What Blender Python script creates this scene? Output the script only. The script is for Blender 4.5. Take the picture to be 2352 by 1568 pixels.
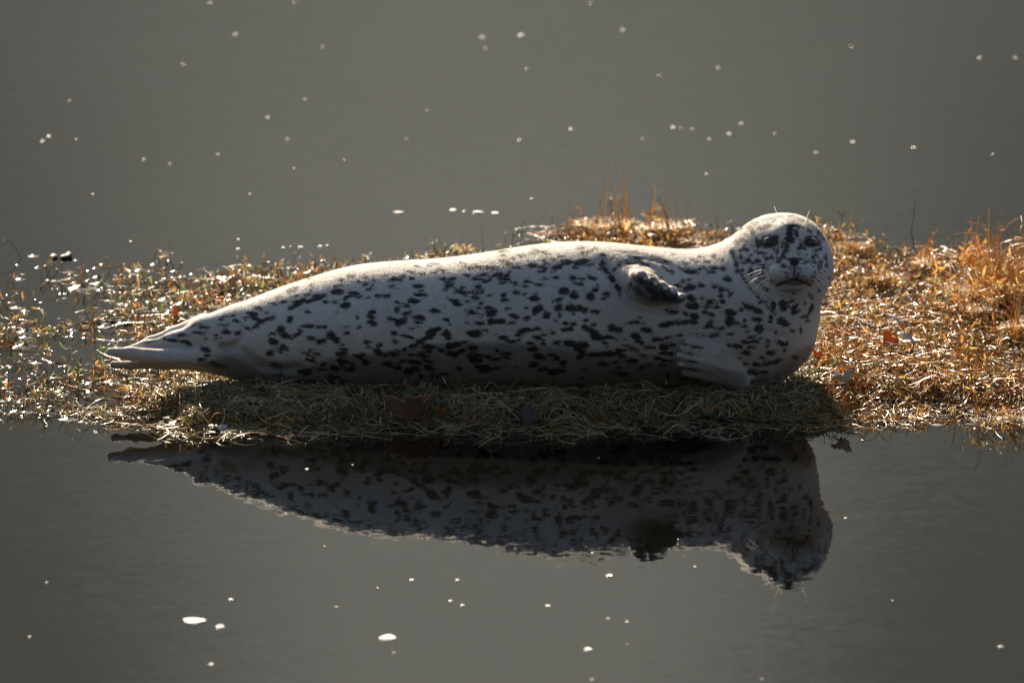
import bpy, math, random
import numpy as np
from mathutils import Vector
from mathutils.bvhtree import BVHTree

# ------------------------------------------------------------------ clear
for o in list(bpy.data.objects):
    bpy.data.objects.remove(o)
scene = bpy.context.scene
C = scene.collection
rng = np.random.default_rng(11)
random.seed(11)

# ------------------------------------------------------------------ camera
EL = math.radians(11.0)          # the lens looks down on the water at this angle
DIST = 25.0
PPM = 1040.0                     # picture units per metre at the seal (picture 2352 wide)
TGT = np.array([0.0, 0.0, 0.130])
FWD = np.array([0.0, math.cos(EL), -math.sin(EL)])
UPV = np.array([0.0, math.sin(EL), math.cos(EL)])
CAMP = TGT - DIST * FWD
cd = bpy.data.cameras.new('camera')
cam = bpy.data.objects.new('camera', cd)
C.objects.link(cam)
cam.location = CAMP
cam.rotation_euler = (math.pi / 2 - EL, 0, 0)
cd.sensor_width = 36.0
cd.lens = DIST * 36.0 / (2352.0 / PPM)
cd.clip_start = 0.5
cd.clip_end = 4000
cd.dof.use_dof = True
cd.dof.focus_distance = DIST - 0.12
cd.dof.aperture_fstop = 5.6
scene.camera = cam

# ------------------------------------------------------------------ sky and sun
SUN_EL, SUN_AZ = math.radians(27.0), math.radians(-11.0)   # behind the seal, a little to the left
world = bpy.data.worlds.new('World')
scene.world = world
world.use_nodes = True
wn = world.node_tree.nodes
wl = world.node_tree.links
bgn = wn['Background']
sky = wn.new('ShaderNodeTexSky')
sky.sky_type = 'NISHITA'
sky.sun_disc = False
sky.sun_elevation = SUN_EL
sky.sun_rotation = SUN_AZ
sky.air_density = 1.0
sky.dust_density = 2.5
sky.ozone_density = 1.0
wl.new(sky.outputs[0], bgn.inputs[0])
bgn.inputs[1].default_value = 0.05
sund = bpy.data.lights.new('sun', 'SUN')
sund.energy = 5.0
sund.angle = math.radians(0.53)
sund.color = (1.0, 0.85, 0.66)
sun = bpy.data.objects.new('sun', sund)
C.objects.link(sun)
SDIR = Vector((math.sin(SUN_AZ) * math.cos(SUN_EL), math.cos(SUN_AZ) * math.cos(SUN_EL), math.sin(SUN_EL)))
sun.rotation_euler = SDIR.to_track_quat('Z', 'Y').to_euler()
sun.location = SDIR * 30
scene.view_settings.view_transform = 'Standard'
scene.view_settings.look = 'None'
scene.view_settings.gamma = 1.0
scene.view_settings.use_curve_mapping = False
scene.view_settings.exposure = 1.5
scene.cycles.max_bounces = 8
scene.cycles.sample_clamp_indirect = 6.0

# ------------------------------------------------------------------ helpers
def ray(px, py):
    return FWD + np.array([1.0, 0, 0]) * ((px - 1176.0) / (PPM * DIST)) + UPV * ((784.0 - py) / (PPM * DIST))

def PX(px, py, Y):
    """world point on the vertical plane y = Y"""
    d = ray(px, py)
    return CAMP + d * ((Y - CAMP[1]) / d[1])

def WATER(px, py, z=0.0):
    """world point on the water"""
    d = ray(px, py)
    return CAMP + d * ((z - CAMP[2]) / d[2])

def project(v):
    d = v - CAMP
    dep = d @ FWD
    return 1176.0 + PPM * DIST * d[:, 0] / dep, 784.0 - PPM * DIST * (d @ UPV) / dep

def tag(o, label=None, cat=None, group=None, kind=None):
    if label: o['label'] = label
    if cat: o['category'] = cat
    if group: o['group'] = group
    if kind: o['kind'] = kind
    return o

def sm(a, b, x):
    t = np.clip((x - a) / (b - a), 0, 1)
    return t * t * (3 - 2 * t)

_vn = np.random.default_rng(5).random((64, 64)).astype(np.float32)
def vnoise(x, y, s=1.0, ox=0.0):
    """2-D value noise, 0..1"""
    x = np.asarray(x) * s + 100.3 + ox
    y = np.asarray(y) * s + 57.7 + ox * 1.7
    xi = np.floor(x).astype(int); yi = np.floor(y).astype(int)
    fx = x - xi; fy = y - yi
    fx = fx * fx * (3 - 2 * fx); fy = fy * fy * (3 - 2 * fy)
    g = lambda a, b: _vn[a % 64, b % 64]
    return (g(xi, yi) * (1 - fx) + g(xi + 1, yi) * fx) * (1 - fy) + (g(xi, yi + 1) * (1 - fx) + g(xi + 1, yi + 1) * fx) * fy

def fbm(x, y, s):
    return 0.55 * vnoise(x, y, s) + 0.3 * vnoise(x, y, s * 2.1, 9) + 0.15 * vnoise(x, y, s * 4.3, 21)

def mesh_np(name, verts, faces, smooth=True):
    """verts (n,3), faces (m,k) with one k"""
    me = bpy.data.meshes.new(name)
    verts = np.ascontiguousarray(verts, np.float32)
    faces = np.ascontiguousarray(faces, np.int32)
    n, (m, k) = len(verts), faces.shape
    me.vertices.add(n)
    me.vertices.foreach_set('co', verts.ravel())
    me.loops.add(m * k)
    me.loops.foreach_set('vertex_index', faces.ravel())
    me.polygons.add(m)
    me.polygons.foreach_set('loop_start', np.arange(0, m * k, k, dtype=np.int32))
    me.polygons.foreach_set('loop_total', np.full(m, k, np.int32))
    me.polygons.foreach_set('use_smooth', np.full(m, smooth, bool))
    me.update(calc_edges=True)
    return me

def link(name, me, mat=None, parent=None):
    o = bpy.data.objects.new(name, me)
    C.objects.link(o)
    if mat is not None:
        me.materials.append(mat)
    if parent is not None:
        o.parent = parent
        o.matrix_parent_inverse = parent.matrix_basis.inverted()
    return o

def set_attr(me, name, arr):
    arr = np.ascontiguousarray(arr, np.float32)
    if arr.ndim == 1:
        a = me.attributes.new(name, 'FLOAT', 'POINT')
        a.data.foreach_set('value', arr)
    else:
        if arr.shape[1] == 3:
            arr = np.concatenate([arr, np.ones((len(arr), 1), np.float32)], 1)
        a = me.attributes.new(name, 'FLOAT_COLOR', 'POINT')
        a.data.foreach_set('color', np.ascontiguousarray(arr).ravel())

class NT:
    def __init__(s, name):
        s.m = bpy.data.materials.new(name)
        s.m.use_nodes = True
        s.n = s.m.node_tree.nodes
        s.l = s.m.node_tree.links
        s.bsdf = s.n['Principled BSDF']
        s.out = s.n['Material Output']
    def add(s, t, **kw):
        x = s.n.new('ShaderNode' + t)
        for k, v in kw.items():
            setattr(x, k, v)
        return x
    def put(s, node, i, v):
        if isinstance(v, bpy.types.NodeSocket):
            s.l.new(v, node.inputs[i])
        else:
            node.inputs[i].default_value = v
    def math(s, op, a, b=0.0, clamp=False):
        x = s.add('Math', operation=op, use_clamp=clamp)
        s.put(x, 0, a); s.put(x, 1, b)
        return x.outputs[0]
    def mix(s, f, a, b, blend='MIX'):
        x = s.add('Mix', data_type='RGBA', blend_type=blend)
        s.put(x, 0, f); s.put(x, 6, a); s.put(x, 7, b)
        return x.outputs[2]
    def rng(s, v, a, b, c=0.0, d=1.0, mode='SMOOTHSTEP'):
        x = s.add('MapRange', interpolation_type=mode)
        for i, q in enumerate((v, a, b, c, d)):
            s.put(x, i, q)
        return x.outputs[0]
    def noise(s, vec, scale, detail=3.0, rough=0.55):
        x = s.add('TexNoise')
        if vec is not None:
            s.l.new(vec, x.inputs['Vector'])
        x.inputs['Scale'].default_value = scale
        x.inputs['Detail'].default_value = detail
        x.inputs['Roughness'].default_value = rough
        return x
    def attr(s, name):
        return s.add('Attribute', attribute_name=name)
    def coord(s):
        return s.add('TexCoord').outputs['Object']
    def scaled(s, v, sc):
        x = s.add('Mapping')
        s.l.new(v, x.inputs[0])
        x.inputs['Scale'].default_value = sc
        return x.outputs[0]
    def bump(s, h, strength, dist):
        x = s.add('Bump')
        s.put(x, 'Height', h)
        x.inputs['Strength'].default_value = strength
        x.inputs['Distance'].default_value = dist
        return x.outputs[0]
    def set(s, **kw):
        for k, v in kw.items():
            s.put(s.bsdf, k.replace('_', ' '), v)

# ------------------------------------------------------------------ materials
def mat_water():
    t = NT('still_water')
    pos = t.add('NewGeometry').outputs['Position']
    n1 = t.noise(pos, 16.0, 2.0)            # broad undulation
    n2 = t.noise(pos, 44.0, 2.0, 0.6)       # fine cat's paws
    n3 = t.noise(pos, 2.2, 2.0)             # where it is calmer or livelier
    amp = t.rng(n3.outputs[0], 0.35, 0.7, 0.55, 1.3)
    def vec(n, k):
        a = t.add('VectorMath', operation='SUBTRACT')
        t.l.new(n.outputs['Color'], a.inputs[0]); a.inputs[1].default_value = (0.5, 0.5, 0.5)
        b = t.add('VectorMath', operation='MULTIPLY')
        t.l.new(a.outputs[0], b.inputs[0]); b.inputs[1].default_value = (k, k, 0)
        return b.outputs[0]
    s = t.add('VectorMath', operation='ADD')
    t.l.new(vec(n1, 0.015), s.inputs[0]); t.l.new(vec(n2, 0.024), s.inputs[1])
    m = t.add('VectorMath', operation='SCALE')
    t.l.new(s.outputs[0], m.inputs[0]); t.l.new(amp, m.inputs['Scale'])
    u = t.add('VectorMath', operation='ADD')
    t.l.new(m.outputs[0], u.inputs[0]); u.inputs[1].default_value = (0, 0, 1)
    nn = t.add('VectorMath', operation='NORMALIZE')
    t.l.new(u.outputs[0], nn.inputs[0])
    t.set(Base_Color=(0.0028, 0.0028, 0.0022, 1), Roughness=0.0, IOR=1.333, Normal=nn.outputs[0])
    return t.m

def mat_hill():
    t = NT('hillside_vignette')
    v = t.coord()
    a = t.noise(v, 0.02, 4.0); b = t.noise(v, 0.15, 5.0)
    dark_rim = t.mix(a.outputs[0], (0.190, 0.199, 0.180, 1), (0.208, 0.217, 0.197, 1))
    pale_mid = t.mix(b.outputs[0], (0.420, 0.436, 0.396, 1), (0.470, 0.488, 0.444, 1))
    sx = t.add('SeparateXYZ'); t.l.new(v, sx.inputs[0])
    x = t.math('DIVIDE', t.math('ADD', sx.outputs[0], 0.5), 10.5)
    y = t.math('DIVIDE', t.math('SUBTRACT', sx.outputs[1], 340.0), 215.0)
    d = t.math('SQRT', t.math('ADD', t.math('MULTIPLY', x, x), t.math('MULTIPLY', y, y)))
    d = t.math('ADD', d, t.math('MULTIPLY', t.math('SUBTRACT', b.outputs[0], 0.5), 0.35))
    t.set(Base_Color=t.mix(t.rng(d, 0.35, 1.35), pale_mid, dark_rim), Roughness=1.0)  # darkens outward: a lens vignette painted on the hill for the water to reflect
    t.bsdf.inputs['Specular IOR Level'].default_value = 0.0
    return t.m

def mat_sky_blocker():
    t = NT('sky_blocker_dark')
    v = t.coord()
    b = t.noise(v, 0.3, 5.0)
    c = t.mix(b.outputs[0], (0.028, 0.032, 0.022, 1), (0.045, 0.045, 0.03, 1))  # kept dark so the added blocker bounces little sun
    t.set(Base_Color=c, Roughness=0.95)
    return t.m

def mat_mud():
    t = NT('wet_mud')
    v = t.coord()
    a = t.noise(v, 30, 5.0)
    c = t.mix(a.outputs[0], (0.022, 0.017, 0.010, 1), (0.06, 0.045, 0.025, 1))
    t.set(Base_Color=c, Roughness=0.45, Normal=t.bump(a.outputs[0], 0.6, 0.01))
    return t.m

def mat_weed(rough=0.38, trans=0.38):
    t = NT('wet_weed')
    col = t.attr('col').outputs['Color']
    n = t.noise(t.coord(), 220, 2.0)
    c = t.mix(t.rng(n.outputs[0], 0.40, 0.68, 0, 0.4), col, (0.05, 0.035, 0.015, 1))
    t.set(Base_Color=c, Roughness=rough, IOR=1.45, Coat_Weight=0.15, Coat_Roughness=0.2)
    tr = t.add('BsdfTranslucent')
    g = t.add('Gamma'); t.l.new(c, g.inputs[0]); g.inputs[1].default_value = 0.8
    t.l.new(g.outputs[0], tr.inputs[0])
    mx = t.add('MixShader'); mx.inputs[0].default_value = trans
    t.l.new(t.bsdf.outputs[0], mx.inputs[1]); t.l.new(tr.outputs[0], mx.inputs[2])
    t.l.new(mx.outputs[0], t.out.inputs[0])
    return t.m

def mat_film():
    """thin water film: the menisci round stems and the wet floating scraps"""
    t = NT('water_film')
    t.set(Base_Color=(0.020, 0.019, 0.015, 1), Roughness=0.16, IOR=1.34)
    return t.m

def mat_fur():
    t = NT('seal_fur')
    v = t.coord()
    fine = t.noise(t.scaled(v, (60, 160, 160)), 2.2, 4.0, 0.65)
    mid = t.noise(t.scaled(v, (55, 130, 130)), 1.0, 3.0)
    broad = t.noise(v, 5.0, 3.0)
    sd = t.attr('spot').outputs['Fac']
    j = t.math('MULTIPLY', t.math('SUBTRACT', fine.outputs[0], 0.5), 13.0)
    k = t.math('MULTIPLY', t.math('SUBTRACT', mid.outputs[0], 0.5), 17.0)
    sdn = t.math('ADD', t.math('SUBTRACT', sd, 1.0), t.math('ADD', j, k))
    mask = t.rng(sdn, 3.4, -3.4)
    base = t.mix(t.rng(broad.outputs[0], 0.35, 0.65), (0.50, 0.47, 0.43, 1), (0.61, 0.58, 0.535, 1))
    tan = t.attr('tan').outputs['Fac']
    base = t.mix(tan, base, (0.42, 0.365, 0.31, 1))
    base = t.mix(t.rng(fine.outputs[0], 0.3, 0.7, 0.35, 0.0), base, (0.36, 0.34, 0.32, 1))
    dark = t.mix(mid.outputs[0], (0.012, 0.010, 0.008, 1), (0.050, 0.038, 0.028, 1))
    c = t.mix(t.math('MULTIPLY', mask, 0.97), base, dark)
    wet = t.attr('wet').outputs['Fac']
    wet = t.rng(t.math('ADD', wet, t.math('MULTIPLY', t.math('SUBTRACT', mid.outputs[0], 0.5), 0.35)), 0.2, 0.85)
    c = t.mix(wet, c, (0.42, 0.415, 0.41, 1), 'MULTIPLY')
    skin = t.attr('skin').outputs['Fac']
    c = t.mix(skin, c, (0.030, 0.028, 0.027, 1))
    r = t.math('SUBTRACT', 0.72, t.math('MULTIPLY', wet, 0.25))
    r = t.math('SUBTRACT', r, t.math('MULTIPLY', skin, 0.2))
    t.set(Base_Color=c, Roughness=r, Sheen_Weight=0.35, Sheen_Roughness=0.35, Sheen_Tint=(1, 0.95, 0.88, 1),
          Normal=t.bump(fine.outputs[0], 0.45, 0.004))
    t.bsdf.inputs['Specular IOR Level'].default_value = 0.25
    return t.m

def mat_plain(name, col, rough=0.5, **kw):
    t = NT(name)
    n = t.noise(t.coord(), kw.pop('scale', 60), 3.0)
    c = t.mix(t.rng(n.outputs[0], 0.3, 0.7, 0, 0.5), (*col, 1), (col[0] * 0.55, col[1] * 0.5, col[2] * 0.45, 1))
    t.set(Base_Color=c, Roughness=rough, **kw)
    return t.m

def mat_leaf(name, col, col2, trans=0.3, rough=0.4):
    t = NT(name)
    n = t.noise(t.coord(), 45, 4.0)
    c = t.mix(t.rng(n.outputs[0], 0.35, 0.65), (*col, 1), (*col2, 1))
    t.set(Base_Color=c, Roughness=rough, Coat_Weight=0.3, Coat_Roughness=0.2, Normal=t.bump(n.outputs[0], 0.3, 0.003))
    tr = t.add('BsdfTranslucent'); t.l.new(c, tr.inputs[0])
    mx = t.add('MixShader'); mx.inputs[0].default_value = trans
    t.l.new(t.bsdf.outputs[0], mx.inputs[1]); t.l.new(tr.outputs[0], mx.inputs[2])
    t.l.new(mx.outputs[0], t.out.inputs[0])
    return t.m

M_SKY_BLOCKER = mat_sky_blocker()
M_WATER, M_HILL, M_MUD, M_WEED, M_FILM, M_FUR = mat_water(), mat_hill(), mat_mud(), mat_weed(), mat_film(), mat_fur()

# ------------------------------------------------------------------ water and far bank
def build_water():
    v = [(-1500, -300, 0), (1500, -300, 0), (1500, 1500, 0), (-1500, 1500, 0)]
    tag(link('water', mesh_np('water', np.array(v), np.array([[0, 1, 2, 3]])), M_WATER), kind='structure')

def build_hill():
    xs = np.linspace(-1400, 1400, 90)
    ys = np.linspace(70, 900, 50)
    X, Y = np.meshgrid(xs, ys, indexing='ij')
    bend = Y - 0.00010 * X * X * 0
    Z = (bend - 80) * 0.315 * (0.95 + 0.03 * (fbm(X, Y, 0.008) - 0.5) * 2) + 2 * (fbm(X, Y, 0.03) - 0.5)
    Z = np.where(Y < 82, -3.0, Z) + 0.0009 * np.maximum(Y - 450, 0) ** 2
    Z = np.where(Y > 720, Z - (Y - 720) * 1.1, Z)
    V = np.stack([X, Y, Z], -1).reshape(-1, 3)
    n, m = X.shape
    i, j = np.meshgrid(np.arange(n - 1), np.arange(m - 1), indexing='ij')
    a = (i * m + j).ravel()
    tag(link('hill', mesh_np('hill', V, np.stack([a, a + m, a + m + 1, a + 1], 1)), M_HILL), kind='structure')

def build_sky_blocker():  # unseen bank behind the camera, added to block the low sky
    xs = np.linspace(-900, 900, 70)
    ys = np.linspace(-400, -34, 70)
    X, Y = np.meshgrid(xs, ys, indexing='ij')
    D = -Y - 36
    Z = 50 * (1 - np.exp(-D / 48.0)) * (0.85 + 0.5 * (fbm(X, Y, 0.02) - 0.5)) + 5 * (fbm(X, Y, 0.08) - 0.5)
    Z = np.where(D < 0, -2.0, Z)
    V = np.stack([X, Y, Z], -1).reshape(-1, 3)
    n, m = X.shape
    i, j = np.meshgrid(np.arange(n - 1), np.arange(m - 1), indexing='ij')
    a = (i * m + j).ravel()
    tag(link('sky_blocker_bank', mesh_np('sky_blocker_bank', V, np.stack([a, a + m, a + m + 1, a + 1], 1)), M_SKY_BLOCKER), kind='structure')

build_water()
build_hill()
build_sky_blocker()

# ------------------------------------------------------------------ weed bed: shape of the shoal
def front_edge(x):
    f = -0.305 + 0.06 * (vnoise(x, 0 * x, 5.0) - 0.5) * 2 + 0.11 * (vnoise(x, 0 * x, 19.0, 3) - 0.5)
    f = f + 0.19 * sm(0.62, 0.80, x) - 0.13 * sm(1.00, 1.25, x)
    f = f + 0.16 * sm(-0.72, -0.95, x)
    return f

def core_mask(x, y):
    """1 on the thick bed under and before the seal and on its right, 0 on open water"""
    fe = front_edge(x)
    back = 0.10 + 0.25 * sm(-0.7, -0.2, x) + 0.62 * sm(0.35, 0.75, x) + 0.12 * (vnoise(x, y, 5.0, 4) - 0.5)
    a = sm(fe - 0.02, fe + 0.10, y) * sm(back + 0.15, back - 0.2, y)
    left = sm(-0.92, -0.67, x + 0.15 * (vnoise(x, y, 7, 8) - 0.5))
    right = 1 - 0.85 * sm(0.99, 1.09, x) * sm(0.02, 0.2, y) * sm(1.25, 1.0, y)
    return a * left * right

def mud_height(x, y):
    m = core_mask(x, y)
    return -0.012 + 0.016 * m + (0.010 + 0.010 * sm(0.6, 0.2, np.abs(y))) * m * sm(front_edge(x), front_edge(x) + 0.24, y) + 0.012 * (fbm(x, y, 11.0) - 0.5) * m

def weed_density(x, y):
    """how thickly stems stand, 0..1, and a richness of golden colour"""
    core = core_mask(x, y)
    cl = fbm(x, y, 7.0)
    cl2 = vnoise(x * 0.7, y * 0.35, 9.0, 13)
    behind = sm(-0.05, 0.25, x) * sm(0.75, 0.62, x - 0.1) * sm(0.8, 1.3, y) * sm(2.15, 1.85, y) * 0.75
    behind2 = sm(-0.45, -0.2, x) * sm(0.3, 0.1, x) * sm(1.0, 1.3, y) * sm(1.85, 1.6, y + 0.5 * (x < -0.2)) * 0.35
    right = sm(0.62, 0.75, x) * sm(1.85, 1.6, y + 0.25 * (cl - 0.5)) * sm(-0.2, 0.0, y) * (1 - 0.85 * sm(0.99, 1.09, x) * sm(0.0, 0.15, y) * sm(1.2, 1.0, y))
    left = sm(0.15, -0.25, x) * sm(1.75, 1.1, y - 0.45 * sm(-1.0, -0.4, x) * 0 + 0.2 * (cl2 - 0.5)) * sm(-0.33, -0.12, y) * (0.10 + 0.42 * sm(-1.05, -0.35, x))
    left = left * sm(0.30, 0.62, cl + 0.22 * sm(-0.9, -0.4, x)) * 1.25
    glint = sm(0.55, 0.7, x) * sm(1.3, 1.1, x) * sm(-0.33, -0.24, y) * sm(0.0, -0.1, y) * 0.18
    d = np.maximum.reduce([core, behind * sm(0.25, 0.5, cl), behind2 * sm(0.35, 0.6, cl), right * (0.12 + 0.62 * sm(0.36, 0.56, cl)), left, glint])
    gold = np.clip(np.maximum(sm(0.55, 0.8, x), behind * 1.2), 0, 1)
    return d, gold

def build_mud():
    xs = np.linspace(-1.5, 1.7, 230); ys = np.linspace(-0.6, 2.3, 200)
    X, Y = np.meshgrid(xs, ys, indexing='ij')
    Z = mud_height(X, Y)
    V = np.stack([X, Y, Z], -1).reshape(-1, 3)
    n, m = X.shape
    i, j = np.meshgrid(np.arange(n - 1), np.arange(m - 1), indexing='ij')
    a = (i * m + j).ravel()
    tag(link('mud_ground', mesh_np('mud_ground', V, np.stack([a, a + m, a + m + 1, a + 1], 1)), M_MUD), kind='structure')

build_mud()

# ------------------------------------------------------------------ the seal: a distance field turned into one skin
VOX = 0.0034
GX0, GX1 = -0.93, 0.74
GY0, GY1 = -0.285, 0.235
GZ0, GZ1 = 0.005, 0.455
gx = np.arange(GX0, GX1, VOX, dtype=np.float32)
gy = np.arange(GY0, GY1, VOX, dtype=np.float32)
gz = np.arange(GZ0, GZ1, VOX, dtype=np.float32)
FLD = np.full((len(gx), len(gy), len(gz)), 0.5, np.float32)

def smin(a, b, k):
    h = np.maximum(k - np.abs(a - b), 0) / k
    return np.minimum(a, b) - h * h * k * 0.25

def smax(a, b, k):
    return -smin(-a, -b, k)

def box_of(lo, hi):
    ix = slice(max(0, int((lo[0] - GX0) / VOX)), max(0, int((hi[0] - GX0) / VOX) + 2))
    iy = slice(max(0, int((lo[1] - GY0) / VOX)), max(0, int((hi[1] - GY0) / VOX) + 2))
    iz = slice(max(0, int((lo[2] - GZ0) / VOX)), max(0, int((hi[2] - GZ0) / VOX) + 2))
    return ix, iy, iz

def grids(b):
    return gx[b[0]][:, None, None], gy[b[1]][None, :, None], gz[b[2]][None, None, :]

def ell(c, r, k=0.02, sub=False):
    c = np.array(c); r = np.array(r, float)
    b = box_of(c - r - k - 0.03, c + r + k + 0.03)
    X, Y, Z = grids(b)
    p = ((X - c[0]) / r[0], (Y - c[1]) / r[1], (Z - c[2]) / r[2])
    k0 = np.sqrt(p[0] ** 2 + p[1] ** 2 + p[2] ** 2)
    k1 = np.sqrt((p[0] / r[0]) ** 2 + (p[1] / r[1]) ** 2 + (p[2] / r[2]) ** 2) + 1e-6
    d = k0 * (k0 - 1) / k1
    FLD[b] = smax(FLD[b], -d, k) if sub else smin(FLD[b], d, k)

def cone(a, ra, b_, rb, k=0.02):
    a = np.array(a); b_ = np.array(b_)
    R = max(ra, rb) + k + 0.03
    bx = box_of(np.minimum(a, b_) - R, np.maximum(a, b_) + R)
    X, Y, Z = grids(bx)
    ba = b_ - a
    h = np.clip(((X - a[0]) * ba[0] + (Y - a[1]) * ba[1] + (Z - a[2]) * ba[2]) / (ba @ ba), 0, 1)
    d = np.sqrt((X - a[0] - h * ba[0]) ** 2 + (Y - a[1] - h * ba[1]) ** 2 + (Z - a[2] - h * ba[2]) ** 2) - (ra + (rb - ra) * h)
    FLD[bx] = smin(FLD[bx], d, k)

def chain(pts, k=0.02):
    """pts: (px, py, Y, radius)"""
    for p, q in zip(pts[:-1], pts[1:]):
        cone(PX(*p[:3]), p[3], PX(*q[:3]), q[3], k)

def trunk():
    tab = np.array([  # px, back outline, belly outline, width factor
        (455, 742, 850, .85), (500, 716, 862, .95), (560, 692, 876, 1.0), (640, 661, 887, 1.05), (700, 641, 893, 1.08), (760, 622, 896, 1.1),
        (820, 607, 897, 1.1), (900, 600, 897, 1.1), (1000, 595, 897, 1.1), (1080, 586, 897, 1.1), (1160, 572, 896, 1.1), (1240, 560, 895, 1.1),
        (1320, 554, 894, 1.1), (1400, 556, 893, 1.1), (1480, 566, 892, 1.1), (1560, 573, 891, 1.08), (1640, 578, 889, 1.05), (1700, 590, 885, 1.0), (1740, 615, 875, .95)])
    X = (tab[:, 0] - 1176) / PPM
    mt, mb = (917 - tab[:, 1]) / PPM, (917 - tab[:, 2]) / PPM
    h = (mt - mb) / 2
    rz = h / np.sqrt(math.cos(EL) ** 2 + (tab[:, 3] * math.sin(EL)) ** 2)
    cz = (mt + mb) / 2 / math.cos(EL)
    def f(col):
        v = np.interp(gx, X, col)
        ker = np.exp(-0.5 * (np.arange(-24, 25) / 9.0) ** 2); ker /= ker.sum()
        return np.convolve(np.pad(v, 24, mode='edge'), ker, 'valid')
    RZ, CZ, RY = f(rz), f(cz), f(rz * tab[:, 3])
    b = box_of((X[0] - 0.03, GY0, GZ0), (X[-1] + 0.03, GY1, GZ1))
    XX, YY, ZZ = grids(b)
    s = b[0]
    q = np.sqrt((YY / RY[s][:, None, None]) ** 2 + ((ZZ - CZ[s][:, None, None]) / RZ[s][:, None, None]) ** 2)
    d = (q - 1) * np.minimum(RZ[s], RY[s])[:, None, None]
    e = np.maximum(X[0] - XX, XX - X[-1])
    d = np.maximum(d, e)
    FLD[b] = smin(FLD[b], d.astype(np.float32), 0.02)

def build_field():
    trunk()
    ell(PX(1720, 735, 0.0), (0.139, 0.150, 0.146), 0.05)                       # chest
    cone(PX(1742, 728, 0.0), 0.131, PX(1806, 610, 0.0), 0.092, 0.05)            # neck
    cone(PX(1650, 690, 0.04), 0.10, PX(1765, 600, 0.05), 0.085, 0.05)           # nape
    # hind flippers
    chain([(545, 752, 0.0, .046), (470, 769, -0.01, .036), (400, 787, -0.02, .021), (335, 797, -0.025, .012), (286, 803, -0.03, .0065)], 0.02)
    chain([(470, 748, 0.03, .028), (400, 770, 0.03, .018), (345, 785, 0.02, .011), (300, 799, 0.01, .006)], 0.012)
    chain([(545, 795, -0.02, .052), (455, 821, -0.05, .020), (380, 820, -0.06, .0175), (300, 812, -0.06, .0145), (253, 808, -0.055, .0095)], 0.008)
    chain([(545, 812, 0.0, .045), (455, 835, -0.015, .014), (380, 838, -0.02, .0105), (300, 838, -0.025, .0085), (260, 837, -0.025, .008)], 0.007)
    # upper fore flipper, held out towards the viewer
    chain([(1462, 655, -0.115, .038), (1490, 664, -0.16, .029), (1528, 676, -0.190, .018)], 0.025)
    tips = [(1474, 632, -0.195), (1500, 646, -0.208), (1522, 658, -0.212), (1544, 669, -0.212), (1564, 684, -0.206)]
    bas = [(1456, 640, -0.12), (1468, 652, -0.13), (1480, 664, -0.135), (1492, 674, -0.135), (1500, 685, -0.13)]
    for i, (a, b) in enumerate(zip(bas, tips)):
        m = [(a[j] + b[j]) / 2 + (2 if j == 1 else 0) for j in range(3)]
        chain([(*a, .019), (m[0], m[1] - 4, m[2], .0152), (*b, .0118)], 0.0045)
    # lower fore flipper, folded against the chest
    mids = [(1652, 799, -0.160), (1641, 814, -0.168), (1633, 830, -0.172), (1629, 847, -0.170), (1630, 862, -0.165)]
    tps = [(1580, 784, -0.172), (1567, 798, -0.180), (1562, 816, -0.184), (1563, 836, -0.184), (1573, 854, -0.180)]
    for m, e in zip(mids, tps):
        chain([(1702, 872, -0.115, .030), (*m, .0148), (*e, .0092)], 0.0035)
    # head
    ell(PX(1810, 592, 0.0), (0.0915, 0.100, 0.097), 0.03)
    ell(PX(1772, 586, 0.05), (0.080, 0.095, 0.083), 0.03)
    ell(PX(1845, 628, -0.02), (0.058, 0.085, 0.055), 0.03)                      # cheeks
    ell(PX(1782, 632, -0.02), (0.058, 0.085, 0.055), 0.03)
    ell(PX(1823, 626, -0.075), (0.052, 0.060, 0.040), 0.03)                     # snout
    cone(PX(1814, 545, -0.060), 0.035, PX(1823, 603, -0.122), 0.017, 0.025)     # bridge of the nose
    ell(PX(1795, 626, -0.118), (0.034, 0.033, 0.0265), 0.008)                    # whisker pads
    ell(PX(1853, 626, -0.118), (0.030, 0.033, 0.0265), 0.008)
    ell(PX(1824, 660, -0.080), (0.038, 0.040, 0.017), 0.012)                    # chin
    ell(PX(1812, 682, -0.05), (0.062, 0.055, 0.030), 0.03)                      # throat
    for ex, ey, eY in ((1769, 556, -0.093), (1863, 557, -0.086)):               # eye sockets
        ell(PX(ex, ey, eY), (0.018, 0.010, 0.012), 0.010, sub=True)

build_field()

def seg_dist(u, v, pts):
    best = np.full(u.shape, 1e9, np.float32)
    for (ax, ay), (bx_, by_) in zip(pts[:-1], pts[1:]):
        dx, dy = bx_ - ax, by_ - ay
        h = np.clip(((u - ax) * dx + (v - ay) * dy) / (dx * dx + dy * dy + 1e-9), 0, 1)
        best = np.minimum(best, np.hypot(u - ax - h * dx, v - ay - h * dy))
    return best

def soft_curve(pts, n=8):
    p = np.array(pts, float)
    if len(p) < 3:
        return [tuple(x) for x in p]
    P = np.vstack([2 * p[0] - p[1], p, 2 * p[-1] - p[-2]])
    out = []
    for i in range(1, len(P) - 2):
        for t in np.linspace(0, 1, n, endpoint=False):
            a, b, c, d = P[i - 1:i + 3]
            out.append(tuple(0.5 * ((2 * b) + (c - a) * t + (2 * a - 5 * b + 4 * c - d) * t * t + (3 * b - a - 3 * c + d) * t ** 3)))
    out.append(tuple(p[-1]))
    return out

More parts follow.
